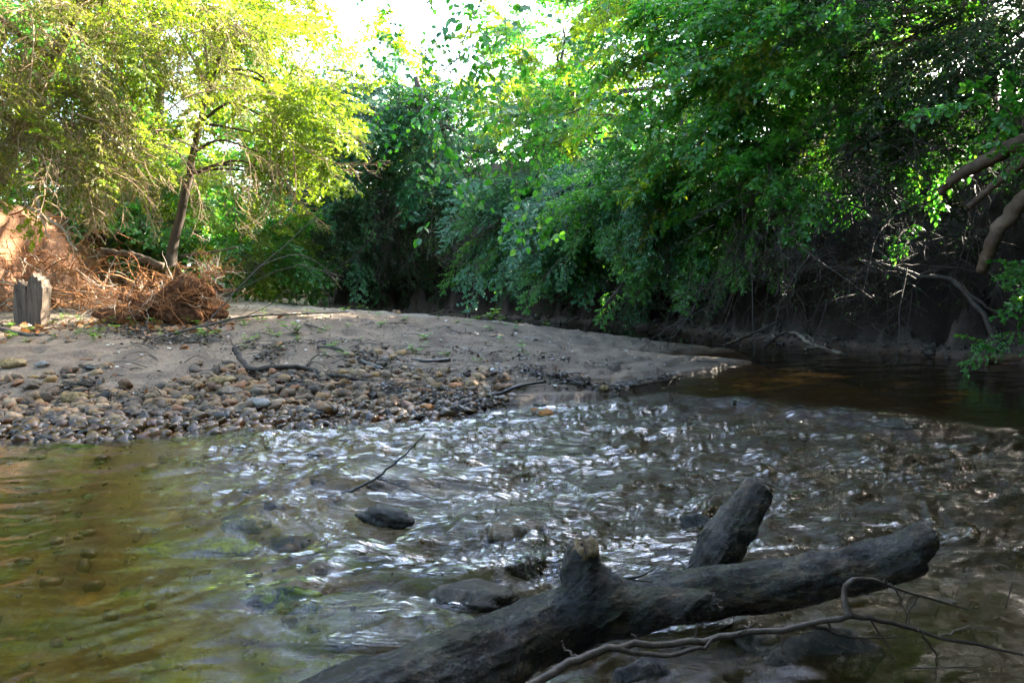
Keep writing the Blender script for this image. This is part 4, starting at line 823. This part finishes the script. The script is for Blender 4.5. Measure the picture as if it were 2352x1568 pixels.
lit = [along([(930, 900), (1010, 925), (1070, 935), (1130, 930)], 1500, .13, .005), along([(1210, 850), (1270, 870), (1340, 885), (1420, 893)], 800, .07, .003), along([(1000, 945), (1080, 955)], 400, .08, 0),
       along([(360, 790), (420, 780), (480, 790)], 700, .14, .01), along([(170, 895), (200, 890)], 200, .06, .01), along([(560, 855), (700, 870), (820, 885), (930, 905)], 900, .09), along([(1420, 893), (1560, 872)], 220, .03),
       along([(600, 830), (640, 800)], 160, .06), along([(800, 815), (860, 835), (900, 830)], 200, .09), along([(1060, 800), (1100, 830)], 40, .1), along([(30, 745), (300, 760), (520, 740)], 700, .25), along([(50, 940), (400, 920), (800, 920)], 700, .35), along([(300, 770), (330, 760)], 180, .08), along([(80, 935), (140, 950)], 160, .1), along([(520, 800), (800, 785), (1200, 825), (1450, 850)], 420, .05), along([(600, 730), (900, 745), (1250, 785)], 300, .12), along([(900, 850), (1200, 860)], 160, .1)]
LT = np.concatenate(lit); flakes('leaf_litter', LT, .036, [M_litter], 1, .003, .35, .38)
mb = MB()
for q in LT[::5]:
    a = r2.rand() * 6.28; L = .03 + .12 * r2.rand(); mb.tube([q + (0, 0, .006), q + (math.cos(a) * L * .5, math.sin(a) * L * .5, .012 + .01 * r2.rand()), q + (math.cos(a + .3) * L, math.sin(a + .3) * L, .008)], .0018 + .003 * r2.rand(), 4, 0, r2.rand())
tag(link('drift_debris', mb.mesh('drift_debris', [M_wet])), kind='stuff')
P = []
while len(P) < 430:
    p = G(r2.uniform(250, 1600), r2.uniform(700, 900), .25); h_, b_, *_ = ground_h(np.array([p[0]]), np.array([p[1]]))
    if b_[0] > .1: P.append((p[0], p[1], h_[0]))
flakes('white_petals', P, .042, [M_petal], 2, .006, .2, .42)
flakes('dry_leaves', along([(0, 760), (250, 755), (500, 750)], 260, .35), .09, [M_dryleaf], 3, .01, .8, .4)
flakes('dry_leaves', along([(100, 930), (600, 900), (1000, 860), (1300, 820)], 60, .5), .05, [M_dryleaf], 4, .01, .8, .4)
# crumbs of damp sand and tiny sticks so the bar is not bare
P = along([(600, 760), (900, 800), (1300, 840)], 900, .9); flakes('sand_crumbs', P[P[:, 2] > .04], .013, [M_litter], 5, .003, .9)
def gs(px, py, dz=.01): p = GT(px, py); return p + np.array([0, 0, dz])
stick('dead_branch', 'curved dark branch with one raised end, lying at the top of the gravel', 'branch', [gs(538, 838, .13), gs(552, 846, .10), gs(575, 862, .04), gs(640, 860, .06), gs(700, 862, .06), gs(760, 872, .03), gs(860, 882, .02)], (.024, .016), mat_wood('driftwood_grey_brown', [(.012, .009, .007), (.04, .03, .022), (.09, .07, .052)], 14, bump=.5), [([gs(560, 850, .07), gs(620, 880, .02)], (.012, .004)), ([gs(552, 846, .1), gs(535, 830, .16), gs(528, 812, .2)], (.012, .005)), ([gs(700, 862, .06), gs(730, 850, .12), gs(770, 848, .1)], (.009, .003)), ([gs(640, 860, .06), gs(600, 842, .1)], (.007, .003))], k=9, jit=.007)
stick('dead_stick', 'short thick pointed stick lying alone on the open sand', 'stick', [gs(945, 828), gs(985, 832), gs(1033, 829)], (.007, .022), M_wet, k=9)
stick('dead_stick', 'long wet black stick at the waterline running up to the right', 'stick', [gs(1105, 918, .02), gs(1150, 908, .02), gs(1190, 902, .02), gs(1255, 883, .03)], (.02, .012), M_wet, [([gs(1165, 905, .02), gs(1120, 895, .05)], (.006, .003))])
stick('dead_stick', 'dark curved stick left of the pointed one, half buried', 'stick', [gs(730, 803, .01), gs(780, 812, .03), gs(830, 835, .02), gs(880, 850, .0)], (.012, .02), M_wet, [([gs(800, 815, .02), gs(850, 800, .05)], (.006, .002)), ([gs(840, 838, .02), gs(800, 850, .02)], (.006, .002))])
stick('dead_stick', 'thin bent stick on the sand above the pointed one', 'stick', [gs(880, 745, .0), gs(920, 752, .05), gs(960, 748, .02)], (.006, .003), M_twigG)
stick('dead_stick', 'black stick along the cut edge of the wet sand at the right', 'stick', [gs(1445, 890, .0), gs(1510, 884, .02), gs(1562, 872, .02)], (.014, .006), M_wet)
stick('dead_stick', 'crumpled dark stick stub near the sand crest', 'stick', [gs(700, 745, .0), gs(720, 758, .04), gs(745, 762, .02)], (.018, .008), M_twig)
stick('dead_stick', 'dark twig half sunk in the sand spit at the right tip', 'stick', [gs(1600, 830, .01), gs(1640, 833, .01), gs(1735, 837, .0)], (.008, .003), M_wet)
Mb = mat_wood('long_branch_grey', [(.02, .016, .011), (.07, .055, .04), (.13, .105, .08)], 25, bump=.4)
stick('dead_branch', 'long forking bare branch sprawled over the bar from the left edge', 'branch',
      [D(-60, 742, 8.6), D(60, 768, 8.6), D(160, 782, 8.5), D(240, 800, 8.4), D(300, 822, 8.3), D(345, 850, 8.0), D(400, 900, 7.6)], (.03, .006), Mb,
      [([D(240, 798, 8.4), D(300, 784, 8.5), D(380, 772, 8.6), D(470, 748, 8.7), D(560, 728, 8.9), D(680, 722, 9.2), D(800, 716, 9.6)], (.022, .005)),
       ([D(470, 748, 8.7), D(530, 680, 8.9), D(600, 610, 9.0), D(680, 540, 9.2), D(760, 470, 9.4), D(860, 390, 9.6)], (.009, .0025)),
       ([D(470, 748, 8.7), D(530, 785, 8.5), D(600, 820, 8.3), D(680, 860, 8.0), D(760, 885, 7.6)], (.011, .004)),
       ([D(240, 800, 8.4), D(360, 812, 8.2), D(470, 828, 8.0), D(560, 850, 7.8)], (.009, .004)), ([D(300, 822, 8.3), D(420, 838, 8.0), D(560, 835, 7.9)], (.006, .002)),
       ([D(560, 728, 8.9), D(620, 700, 9.0), D(660, 665, 9.0), D(668, 700, 9)], (.005, .002)), ([D(600, 610, 9.0), D(690, 585, 9.1), D(760, 625, 9.2), D(790, 650, 9.2)], (.006, .002)),
       ([D(345, 850, 8.0), D(380, 830, 7.9), D(372, 790, 7.9)], (.006, .002)), ([D(430, 758, 8.6), D(540, 735, 8.6), D(600, 740, 8.6)], (.005, .002))], jit=.006)
stick('dead_twig', 'thin arched twig with broken tips above the sand crest by the dark hollow', 'twig', [D(500, 690, 10.5), D(600, 640, 10.6), D(680, 610, 10.7), D(740, 622, 10.7), D(775, 645, 10.7)], (.006, .003), M_twigG, [([D(740, 622, 10.7), D(790, 635, 10.7)], (.006, .002)), ([D(760, 632, 10.7), D(785, 665, 10.7)], (.005, .002)), ([D(745, 625, 10.7), D(760, 600, 10.7)], (.004, .002))], jit=.006)
for i in range(26):
    px = r2.uniform(560, 1350); py = r2.uniform(770, 885); p = gs(px, py, .008); a = r2.rand() * 6.28; L = .08 + .25 * r2.rand(); q = p + np.array([math.cos(a), math.sin(a), 0]) * L; q[2] = gh(q[0], q[1]) + .01
    if p[2] < .03: continue
    stick('twig', 'little dark twig lying loose on the open sand', 'twig', [p, (p + q) / 2 + np.array([.01, .01, .02]), q], (.006, .002), M_wet if i % 2 else M_twig, group='little twigs scattered on the sandbar', k=5, n=8)
for i in range(24):
    px = r2.uniform(300, 1000); py = r2.uniform(800, 930); p = gs(px, py, .03); a = r2.rand() * 6.28; L = .15 + .35 * r2.rand(); q = p + np.array([math.cos(a), math.sin(a) * .5, 0]) * L; q[2] = gh(q[0], q[1]) + .05
    stick('twig', 'thin grey-brown twig strewn over the gravel and its upper edge', 'twig', [p, (p + q) / 2 + np.array([.01, .01, .05]), q], (.005, .002), M_twig, group='thin twigs strewn over the gravel', k=5, n=8)
# seedlings
def seedling(seed):
    r = np.random.RandomState(seed); mb = MB(); P, Dd = [], []
    for i in range(2 + r.randint(3)):
        s_ = wander((0, 0, 0), (r.randn() * .5, r.randn() * .5, 1), .05 + .07 * r.rand(), 5, .1, r); mb.tube(s_, .0015, 3, 0, .5, cap=False)
        for k in range(3 + r.randint(3)):
            P.append(s_[2 + r.randint(3)]); a = r.rand() * 6.28; Dd.append((math.cos(a), math.sin(a), .25))
    n = len(P); leaves(mb, np.array(P), np.array(Dd), .03 + .03 * r.rand(n), .012 + .012 * r.rand(n), r, 1, True, .2); return mb.mesh('seedling', [M_leafY, M_leafG])
M_leafG = mat_leaf('leaf_seedling', [(.08, .18, .03), (.12, .24, .04), (.17, .30, .05)], [(.15, .35, .03), (.2, .42, .04), (.3, .48, .05)], .4, .35)
SD = [seedling(500 + i) for i in range(8)]
spotsS = [(x_, y_) for x_, y_ in [(790, 715), (820, 712), (870, 728), (900, 705), (930, 735), (1100, 735), (1130, 730), (1150, 742), (1160, 735), (1260, 750), (1190, 745), (520, 690 + 40), (560, 745), (600, 740), (340, 745), (360, 752), (420, 738), (440, 745), (500, 738), (620, 768), (640, 775), (560, 800), (850, 720), (1080, 748), (1050, 742), (760, 760), (1000, 720), (960, 712), (1125, 760), (1180, 758), (700, 730), (735, 735), (230, 765), (270, 760), (180, 770), (130, 778), (60, 785), (20, 780), (310, 752)]]
for i in range(70): spotsS.append((r2.uniform(20, 700), r2.uniform(728, 790)) if i < 40 else (r2.uniform(600, 1250), r2.uniform(705, 850)))
for i, (a, b_) in enumerate(spotsS):
    p = gs(a, b_, -.005); o = link('seedling', SD[i % 8]); o.location = p; o.rotation_euler = (0, 0, r2.rand() * 6.28); s_ = .7 + .7 * r2.rand(); o.scale = (s_, s_, s_ * .8); tag(o, 'small bright green seedling sprouting from the sand of the bar', 'seedling', 'green seedlings on the sandbar')
o = link('seedling', SD[2]); o.location = gs(672, 765, 0); o.scale = (2.6, 2.6, 2.2); tag(o, 'largest broad-leaved seedling, alone in the sand above the dark curved branch', 'seedling', 'green seedlings on the sandbar')
o = link('seedling', SD[4]); o.location = gs(1128, 738, 0); o.scale = (1.8, 1.8, 2.4); tag(o, 'tall seedling standing against the dark bank on the bar crest', 'seedling', 'green seedlings on the sandbar')

# ------------------------------------------------------------------ left bank: post, root mass, logs, roots
mpost = mat_wood('weathered_board', [(.015, .011, .008), (.08, .06, .042), (.15, .12, .09)], 5, (5, 5, .5), bump=.7, dist=.01, rough=.85)
pb = np.array(GT(78, 745)); post = empty('split_wooden_stump', pb, 'grey wooden stump split into two upright slabs, in front of sunlit roots', 'stump')
def slab(prof, t, nm, off):
    """upright board from an outline, rounded edges and a slightly uneven face"""
    import bmesh
    bm = bmesh.new(); prof = np.array(prof); fr_ = [bm.verts.new((a, -t / 2, c)) for a, c in prof]; f = bm.faces.new(fr_); ex = bmesh.ops.extrude_face_region(bm, geom=[f])
    for v in ex['geom']:
        if isinstance(v, bmesh.types.BMVert): v.co.y += t
    bmesh.ops.bevel(bm, geom=list(bm.edges), offset=.006, segments=2, affect='EDGES'); bmesh.ops.triangulate(bm, faces=bm.faces); bmesh.ops.subdivide_edges(bm, edges=bm.edges, cuts=2, use_grid_fill=True)
    for v in bm.verts: v.co.x += .008 * perlin(v.co.z * 9, v.co.y * 5 + off, 3); v.co.y += .012 * perlin(v.co.x * 26 + off, v.co.z * 2.2, 4)
    bmesh.ops.recalc_face_normals(bm, faces=bm.faces); me = bpy.data.meshes.new(nm); bm.to_mesh(me); bm.free(); me.materials.append(mpost); return link(nm, me, post)
k_ = (pb[1]) / FPX
def sc_(L): return [(a * k_, c * k_) for a, c in L]
slab(sc_([(-37, -12), (-2, -12), (-3, 78), (-6, 74), (-9, 90), (-12, 86), (-16, 99), (-20, 95), (-25, 104), (-28, 92), (-32, 94), (-35, 80), (-39, 40)]), .13, 'slab', 1)
o = slab(sc_([(0, -12), (31, -12), (33, 30), (37, 60), (40, 86), (36, 92), (34, 104), (29, 101), (25, 112), (20, 108), (14, 119), (11, 109), (6, 112), (3, 96), (0, 84)]), .16, 'slab', 4); o.location.y = -.02; o.rotation_euler = (0, R(1.5), R(-8))
# uprooted root mass
rb0 = np.array(GT(330, 742)); rbm = empty('root_mass', rb0, 'tangled heap of orange-brown roots on the bar, its top catching the sun', 'roots')
V, Fz = rock_mesh(60, 5, .45, .5, -1); V = V * np.array([.68, .45, .46]) + np.array([.12, .25, .12]); V[:, 2] += .2 * ss(.0, .5, V[:, 0]) * ss(1.0, .6, V[:, 0]) * ss(.0, .3, V[:, 2]); V *= (1 + .16 * fbm(V[:, 0] * 3 + V[:, 2] * 2, V[:, 1] * 3, 3, 14))[:, None]; V *= (1 + .06 * fbm(V[:, 0] * 9 + V[:, 2] * 8, V[:, 1] * 9 + V[:, 2] * 6, 3, 4))[:, None]
msoil = NT('root_soil'); v0 = msoil.objvec(); fz = msoil.noise(18, 7, v0, .7); MS = msoil.surf(msoil.pbr(msoil.ramp(fz, [(.35, (.03, .014, .007)), (.5, (.09, .04, .018)), (.7, (.2, .1, .05))]), .95, msoil.bump(fz, 1, .05), .1))
link('soil_core', mesh('soil_core', V, Fz, [MS]), rbm)
RM = []
for i in range(20):
    r = np.random.RandomState(600 + i); mb = MB(); L = .5 + .5 * r.rand(); st = wander((0, 0, 0), (1, 0, .25), L, 14, .22, r, .05); mb.tube(st, np.linspace(.011, .002, 14) * (.6 + .8 * r.rand()), 5, 0, r.rand(), cap=False)
    for j in range(3): a = st[3 + r.randint(8)]; mb.tube(wander(a, r.randn(3) + np.array([1, 0, 0]), L * .35, 7, .25, r, .05), np.linspace(.005, .0012, 7), 4, 0, .5, cap=False)
    RM.append(mb.mesh('root', [M_root if i % 3 or i > 12 else M_dead]))
for i in range(230):
    a = r2.rand() * 6.28; q = np.array([.12 + .85 * math.cos(a) * r2.rand() ** .5, .1 + .45 * math.sin(a) * r2.rand() ** .5, 0]); q[2] = .1 + .42 * math.sqrt(max(0, 1 - ((q[0] - .12) / .95) ** 2)) * r2.rand() + .24 * ss(.2, .8, q[0]) * (r2.rand() > .35)
    d = np.array([(q[0] - .1) * 1.2, -.5, .25]) + r2.randn(3) * .8; o = bpy.data.objects.new('root', RM[r2.randint(20)]); C.objects.link(o); o.parent = rbm; xform(o, q, basis(d * (1, 1, .5), r2.randn(3) + (0, 0, 1)), .35 + .45 * r2.rand())
for i in range(22):                                       # upright root ends at top right, mostly pale wood picked to look sunlit
    q = np.array([.55 + .35 * r2.rand(), .2 + .2 * r2.rand(), .45 + .15 * r2.rand()]); o = bpy.data.objects.new('root', RM[(3 * r2.randint(6))]); C.objects.link(o); o.parent = rbm; xform(o, q, basis(np.array([r2.randn() * .8, -.2, 1.0 + r2.rand()]), r2.randn(3)), .4 + .35 * r2.rand())
# roots exposed along the left bank
for px, py, dep_, n_, lb_ in ((60, 600, 11.6, 40, 'sunlit fringe of pale roots hanging down the left bank above the split stump'), (170, 650, 11.5, 44, 'bright sunlit root fringe between the split stump and the root mass'), (20, 690, 11.3, 26, 'blown-out pale roots left of the split stump'), (40, 520, 12.9, 30, 'wiry orange roots sprawling high on the left bank'), (110, 560, 13.2, 30, 'wiry roots trailing down the bank behind the split stump')):
    c = D(px, py, dep_); e = empty('bank_roots', c, lb_, 'roots')
    for i in range(n_):
        q = r2.randn(3) * np.array([.45, .15, .2]); w_ = c + q; q[2] = max(gh(w_[0], w_[1]) + .03 - c[2], -.5) if r2.rand() < .7 else q[2]
        o = bpy.data.objects.new('root', RM[r2.randint(20)]); C.objects.link(o); o.parent = e; xform(o, q, basis((.9 + r2.randn() * .4, -.3 + r2.randn() * .4, -.25 + r2.randn() * .5), r2.randn(3) + (0, 0, 1)), .6 + .6 * r2.rand())
stick('dead_branch', 'pale dead branch with many forks hanging over the left bank below the leaves', 'branch', [D(85, 440, 10.8), D(95, 490, 10.8), D(140, 520, 10.8), D(165, 560, 10.8), D(178, 575, 10.7)], (.022, .006), M_dead,
      [([D(95, 490, 10.8), D(110, 540, 10.8), D(135, 560, 10.8)], (.012, .004)), ([D(95, 490, 10.8), D(60, 470, 10.8), D(20, 395, 10.8)], (.018, .01)), ([D(140, 520, 10.8), D(165, 495, 10.8), D(185, 470, 10.8)], (.010, .003)), ([D(150, 535, 10.8), D(170, 520, 10.8), D(188, 548, 10.8)], (.009, .003)),
       ([D(20, 395, 10.8), D(110, 415, 10.8), D(160, 435, 10.8), D(230, 475, 10.8)], (.014, .004)), ([D(160, 435, 10.8), D(185, 420, 10.8), D(200, 400, 10.8)], (.008, .003)), ([D(110, 500, 10.8), D(140, 485, 10.8), D(160, 460, 10.8)], (.008, .003)), ([D(0, 330, 10.8), D(60, 345, 10.8), D(160, 385, 10.8), D(250, 430, 10.8)], (.016, .004))], jit=.01)
mlog = mat_wood('log_weathered', [(.12, .08, .055), (.25, .18, .13), (.36, .28, .21)], 5, bump=.6)
stick('fallen_log', 'pale fallen log lying across the top of the shaded left slope', 'log', [D(232, 573, 13.2), D(270, 580, 13.2), D(310, 588, 13.1), D(375, 612, 13.0)], (.035, .055), M_barkB, k=12, jit=.01)
stick('fallen_log', 'low fallen log half buried in the sand at the end of the bar', 'log', [np.array(GT(490, 680)) + (0, .2, .10), np.array(GT(570, 683)) + (0, .2, .10), np.array(GT(650, 686)) + (0, 1.0, .05), np.array(GT(705, 687)) + (0, 2.5, .05)], (.15, .09), mlog, [([gs(495, 700, .15), gs(530, 690, .12), gs(560, 690, .08)], (.03, .015))], k=14, jit=.015)
stick('bare_pole', 'thin dark pole slanting above the root mass to the right', 'branch', [D(415, 588, 12.2), D(480, 580, 12.2), D(545, 568, 12.2)], (.02, .01), M_bark)
# stump-like dark root clump by the streamside bush
bareclump('root_tangle', 'dark tangled root clump at the foot of the fresh green bush', 'roots', D(580, 640, 14.8), (.3, .2, .25), 10, 'bareG', .5, (.1, -.3, .8))

# ------------------------------------------------------------------ right bank: bare logs, roots, debris
stick('bare_limb', 'thick pale bare limb slanting down from the right edge, highest of three', 'tree limb', [D(2420, 310, 8.6), D(2330, 335, 8.7), D(2260, 372, 8.8), D(2200, 405, 8.9), D(2155, 443, 9.0)], (.10, .035), M_barkB, [([D(2210, 395, 8.9), D(2180, 420, 8.9), D(2140, 440, 8.9)], (.02, .006))], k=12, jit=.01)
stick('bare_limb', 'slim orange-brown bare limb in the middle of three at the right edge', 'tree limb', [D(2400, 320, 8.4), D(2340, 380, 8.5), D(2290, 420, 8.6), D(2222, 476, 8.7)], (.055, .034), M_barkB, k=10, jit=.008)
stick('bare_limb', 'curved bare trunk at the right edge, lowest of three', 'tree limb', [D(2430, 400, 8.0), D(2350, 460, 8.1), D(2300, 520, 8.2), D(2268, 580, 8.3), D(2255, 622, 8.4)], (.085, .05), M_barkB, k=12, jit=.008)
stick('dead_branch', 'long pale root-like branch sagging across the dark bank to the right', 'branch', [D(1960, 595, 9.9), D(2040, 612, 9.8), D(2110, 632, 9.6), D(2180, 640, 9.4), D(2230, 680, 9.2), D(2270, 740, 9.0), D(2300, 810, 8.9)], (.018, .035), M_twigG,
      [([D(2040, 612, 9.8), D(2120, 608, 9.8), D(2250, 625, 9.6), D(2352, 640, 9.4)], (.015, .008)), ([D(2110, 632, 9.6), D(2200, 600, 9.5)], (.012, .004)), ([D(1960, 595, 9.9), D(2070, 640, 9.6), D(2110, 636, 9.6)], (.010, .004)), ([D(2180, 640, 9.4), D(2260, 700, 9.1), D(2352, 760, 8.9)], (.02, .01))], jit=.012)
stick('dead_branch', 'thin straight pale branch running up the dark bank through the twigs', 'branch', [D(1840, 625, 10.6), D(1900, 560, 10.6), D(1985, 480, 10.7), D(2120, 400, 10.6)], (.016, .008), M_twigG, [([D(1870, 590, 10.6), D(1990, 520, 10.6)], (.008, .004))], jit=.01)
stick('driftwood', 'bleached forked driftwood lying in the still water under the dark bank', 'driftwood', [G(1775, 770, .25), G(1820, 765, .24), G(1850, 782, .16), G(1880, 797, .08), G(1940, 818, -.02)], (.016, .032), mat_wood('driftwood_bleached', [(.08, .06, .045), (.18, .145, .11), (.28, .24, .19)], 10, bump=.4),
      [([G(1820, 772, .2), G(1855, 770, .2), G(1875, 795, .1)], (.012, .012)), ([G(1850, 800, .1), G(1890, 800, .08), G(1930, 812, .02)], (.014, .02)), ([G(1895, 790, .15), G(1905, 797, .1), G(1935, 815, 0)], (.012, .024))], k=10, jit=.01)
stick('dead_branch', 'leaning bare pole rising from the mud through the overhanging shrubs', 'branch', [G(1352, 752, .05), D(1400, 690, 12.4), D(1450, 630, 12.4), D(1500, 570, 12.4)], (.03, .015), M_twigG)
stick('dead_log', 'floating orange-brown log end at the right edge under the leafy branch', 'log', [G(2270, 820, .06), G(2330, 822, .06), G(2480, 826, .06)], (.05, .055), M_barkB, k=10)
stick('dead_branch', 'dark slanting branches propped on the mud shelf beside the driftwood', 'branch', [G(1660, 795, .02), D(1720, 770, 11.5), D(1790, 735, 11.4)], (.02, .01), M_wet, [([G(1750, 800, .02), D(1790, 770, 11), D(1840, 740, 11)], (.018, .008)), ([G(1700, 795, .02), D(1760, 775, 11.2)], (.012, .006))])
bt = [((1900, 470), 10.8, 34, 1.0, 'grey leafless twigs tangled across the dark upper bank'), ((2080, 520), 10.2, 30, .9, 'bare brush on the dark bank left of the bare limbs'), ((1800, 600), 11.2, 30, .85, 'dense grey brush between the dull green shrub and the dark bank'),
      ((2000, 640), 10.2, 26, .7, 'fine bare brush hanging over the undercut'), ((2200, 560), 9.6, 20, .8, 'shaded bare twigs around the lowest bare trunk'), ((1900, 330), 11.3, 24, 1.1, 'bare twigs under the vivid green branches'), ((1650, 690), 12, 18, .6, 'bare drooping stems under the bright green shrub'), ((2180, 250), 10.3, 22, 1.1, 'leafless thicket at upper right with sky glints')]
for (px, py), dd, n_, s_, lb_ in bt: bareclump('brush', lb_, 'brush', D(px, py, dd), (1.0, .4, .5), n_, 'bareG', s_, (-.5, -.35, -.45))
HB = [spray(250 + i, M_leafA, M_twig, L=.9, nside=7, nsub=1, nleaf=7, ls=.085, lw=.38, six=True, width=.4) for i in range(3)]; SP['big'] = HB
plant('leafy_branch', 'fresh green leafy branches hanging at the right edge just above the water', 'branch', D(2400, 700, 8.2), [(D(2350, 640, 8.3), (.22, .3, .4), 6, ['emerald', 'big'], .5, .35, (-.9, -.2, 0)), (D(2350, 750, 8.2), (.2, .2, .25), 4, ['emerald', 'big'], .45, .4, (-.9, -.2, 0)), (D(2240, 790, 8.3), (.15, .2, .1), 2, ['big'], .4, .5, (-.9, -.2, 0))], limbs=0)
plant('leafy_branch', 'bright large-leaved branch tips above the highest bare limb', 'branch', D(2420, 240, 7.8), [(D(2170, 255, 8.2), (.3, .2, .08), 3, ['big'], .8, .2, (-.9, -.2, 0)), (D(2300, 265, 8.0), (.3, .2, .2), 5, ['big'], .8, .2, (-.9, -.2, 0)), (D(2340, 350, 8.0), (.1, .1, .2), 3, ['big'], .6, .4, (-.6, -.2, 0))], limbs=0)
plant('leafy_branch', 'small green sprig growing from the dark bank left of the bare limbs', 'branch', D(2090, 560, 9.8), [(D(2080, 570, 9.8), (.15, .1, .3), 5, ['big'], .5, .5, (-.3, -.4, 0))], limbs=0)
# mud shelf: clods and stones at the foot of the right bank
clod = []
for i in range(1000):
    t = r2.rand() * 7; k = int(t); a = np.array(CORR[3 + k - 0]) if False else np.array(CORR[2 + k]); b_ = np.array(CORR[3 + k]); q = a + (b_ - a) * (t - k); nrm_ = np.array([(b_ - a)[1], -(b_ - a)[0]]); nrm_ = nrm_ / np.linalg.norm(nrm_); s0 = 1 if nrm_[0] > 0 else -1
    q = q + nrm_ * s0 * r2.uniform(-.15, .6); clod.append((q[0], q[1], gh(q[0], q[1]), .012 + .07 * r2.rand() ** 4))
V1, F1, A1 = scatter_rocks(clod, PL, rr)
mclod = mat_rock('mud_clod', [(.015, .012, .010), (.045, .037, .032), (.10, .085, .078)]); tag(link('mud_clods', mesh('mud_clods', V1, F1, [mclod], attrs={'lv': A1})), kind='stuff')
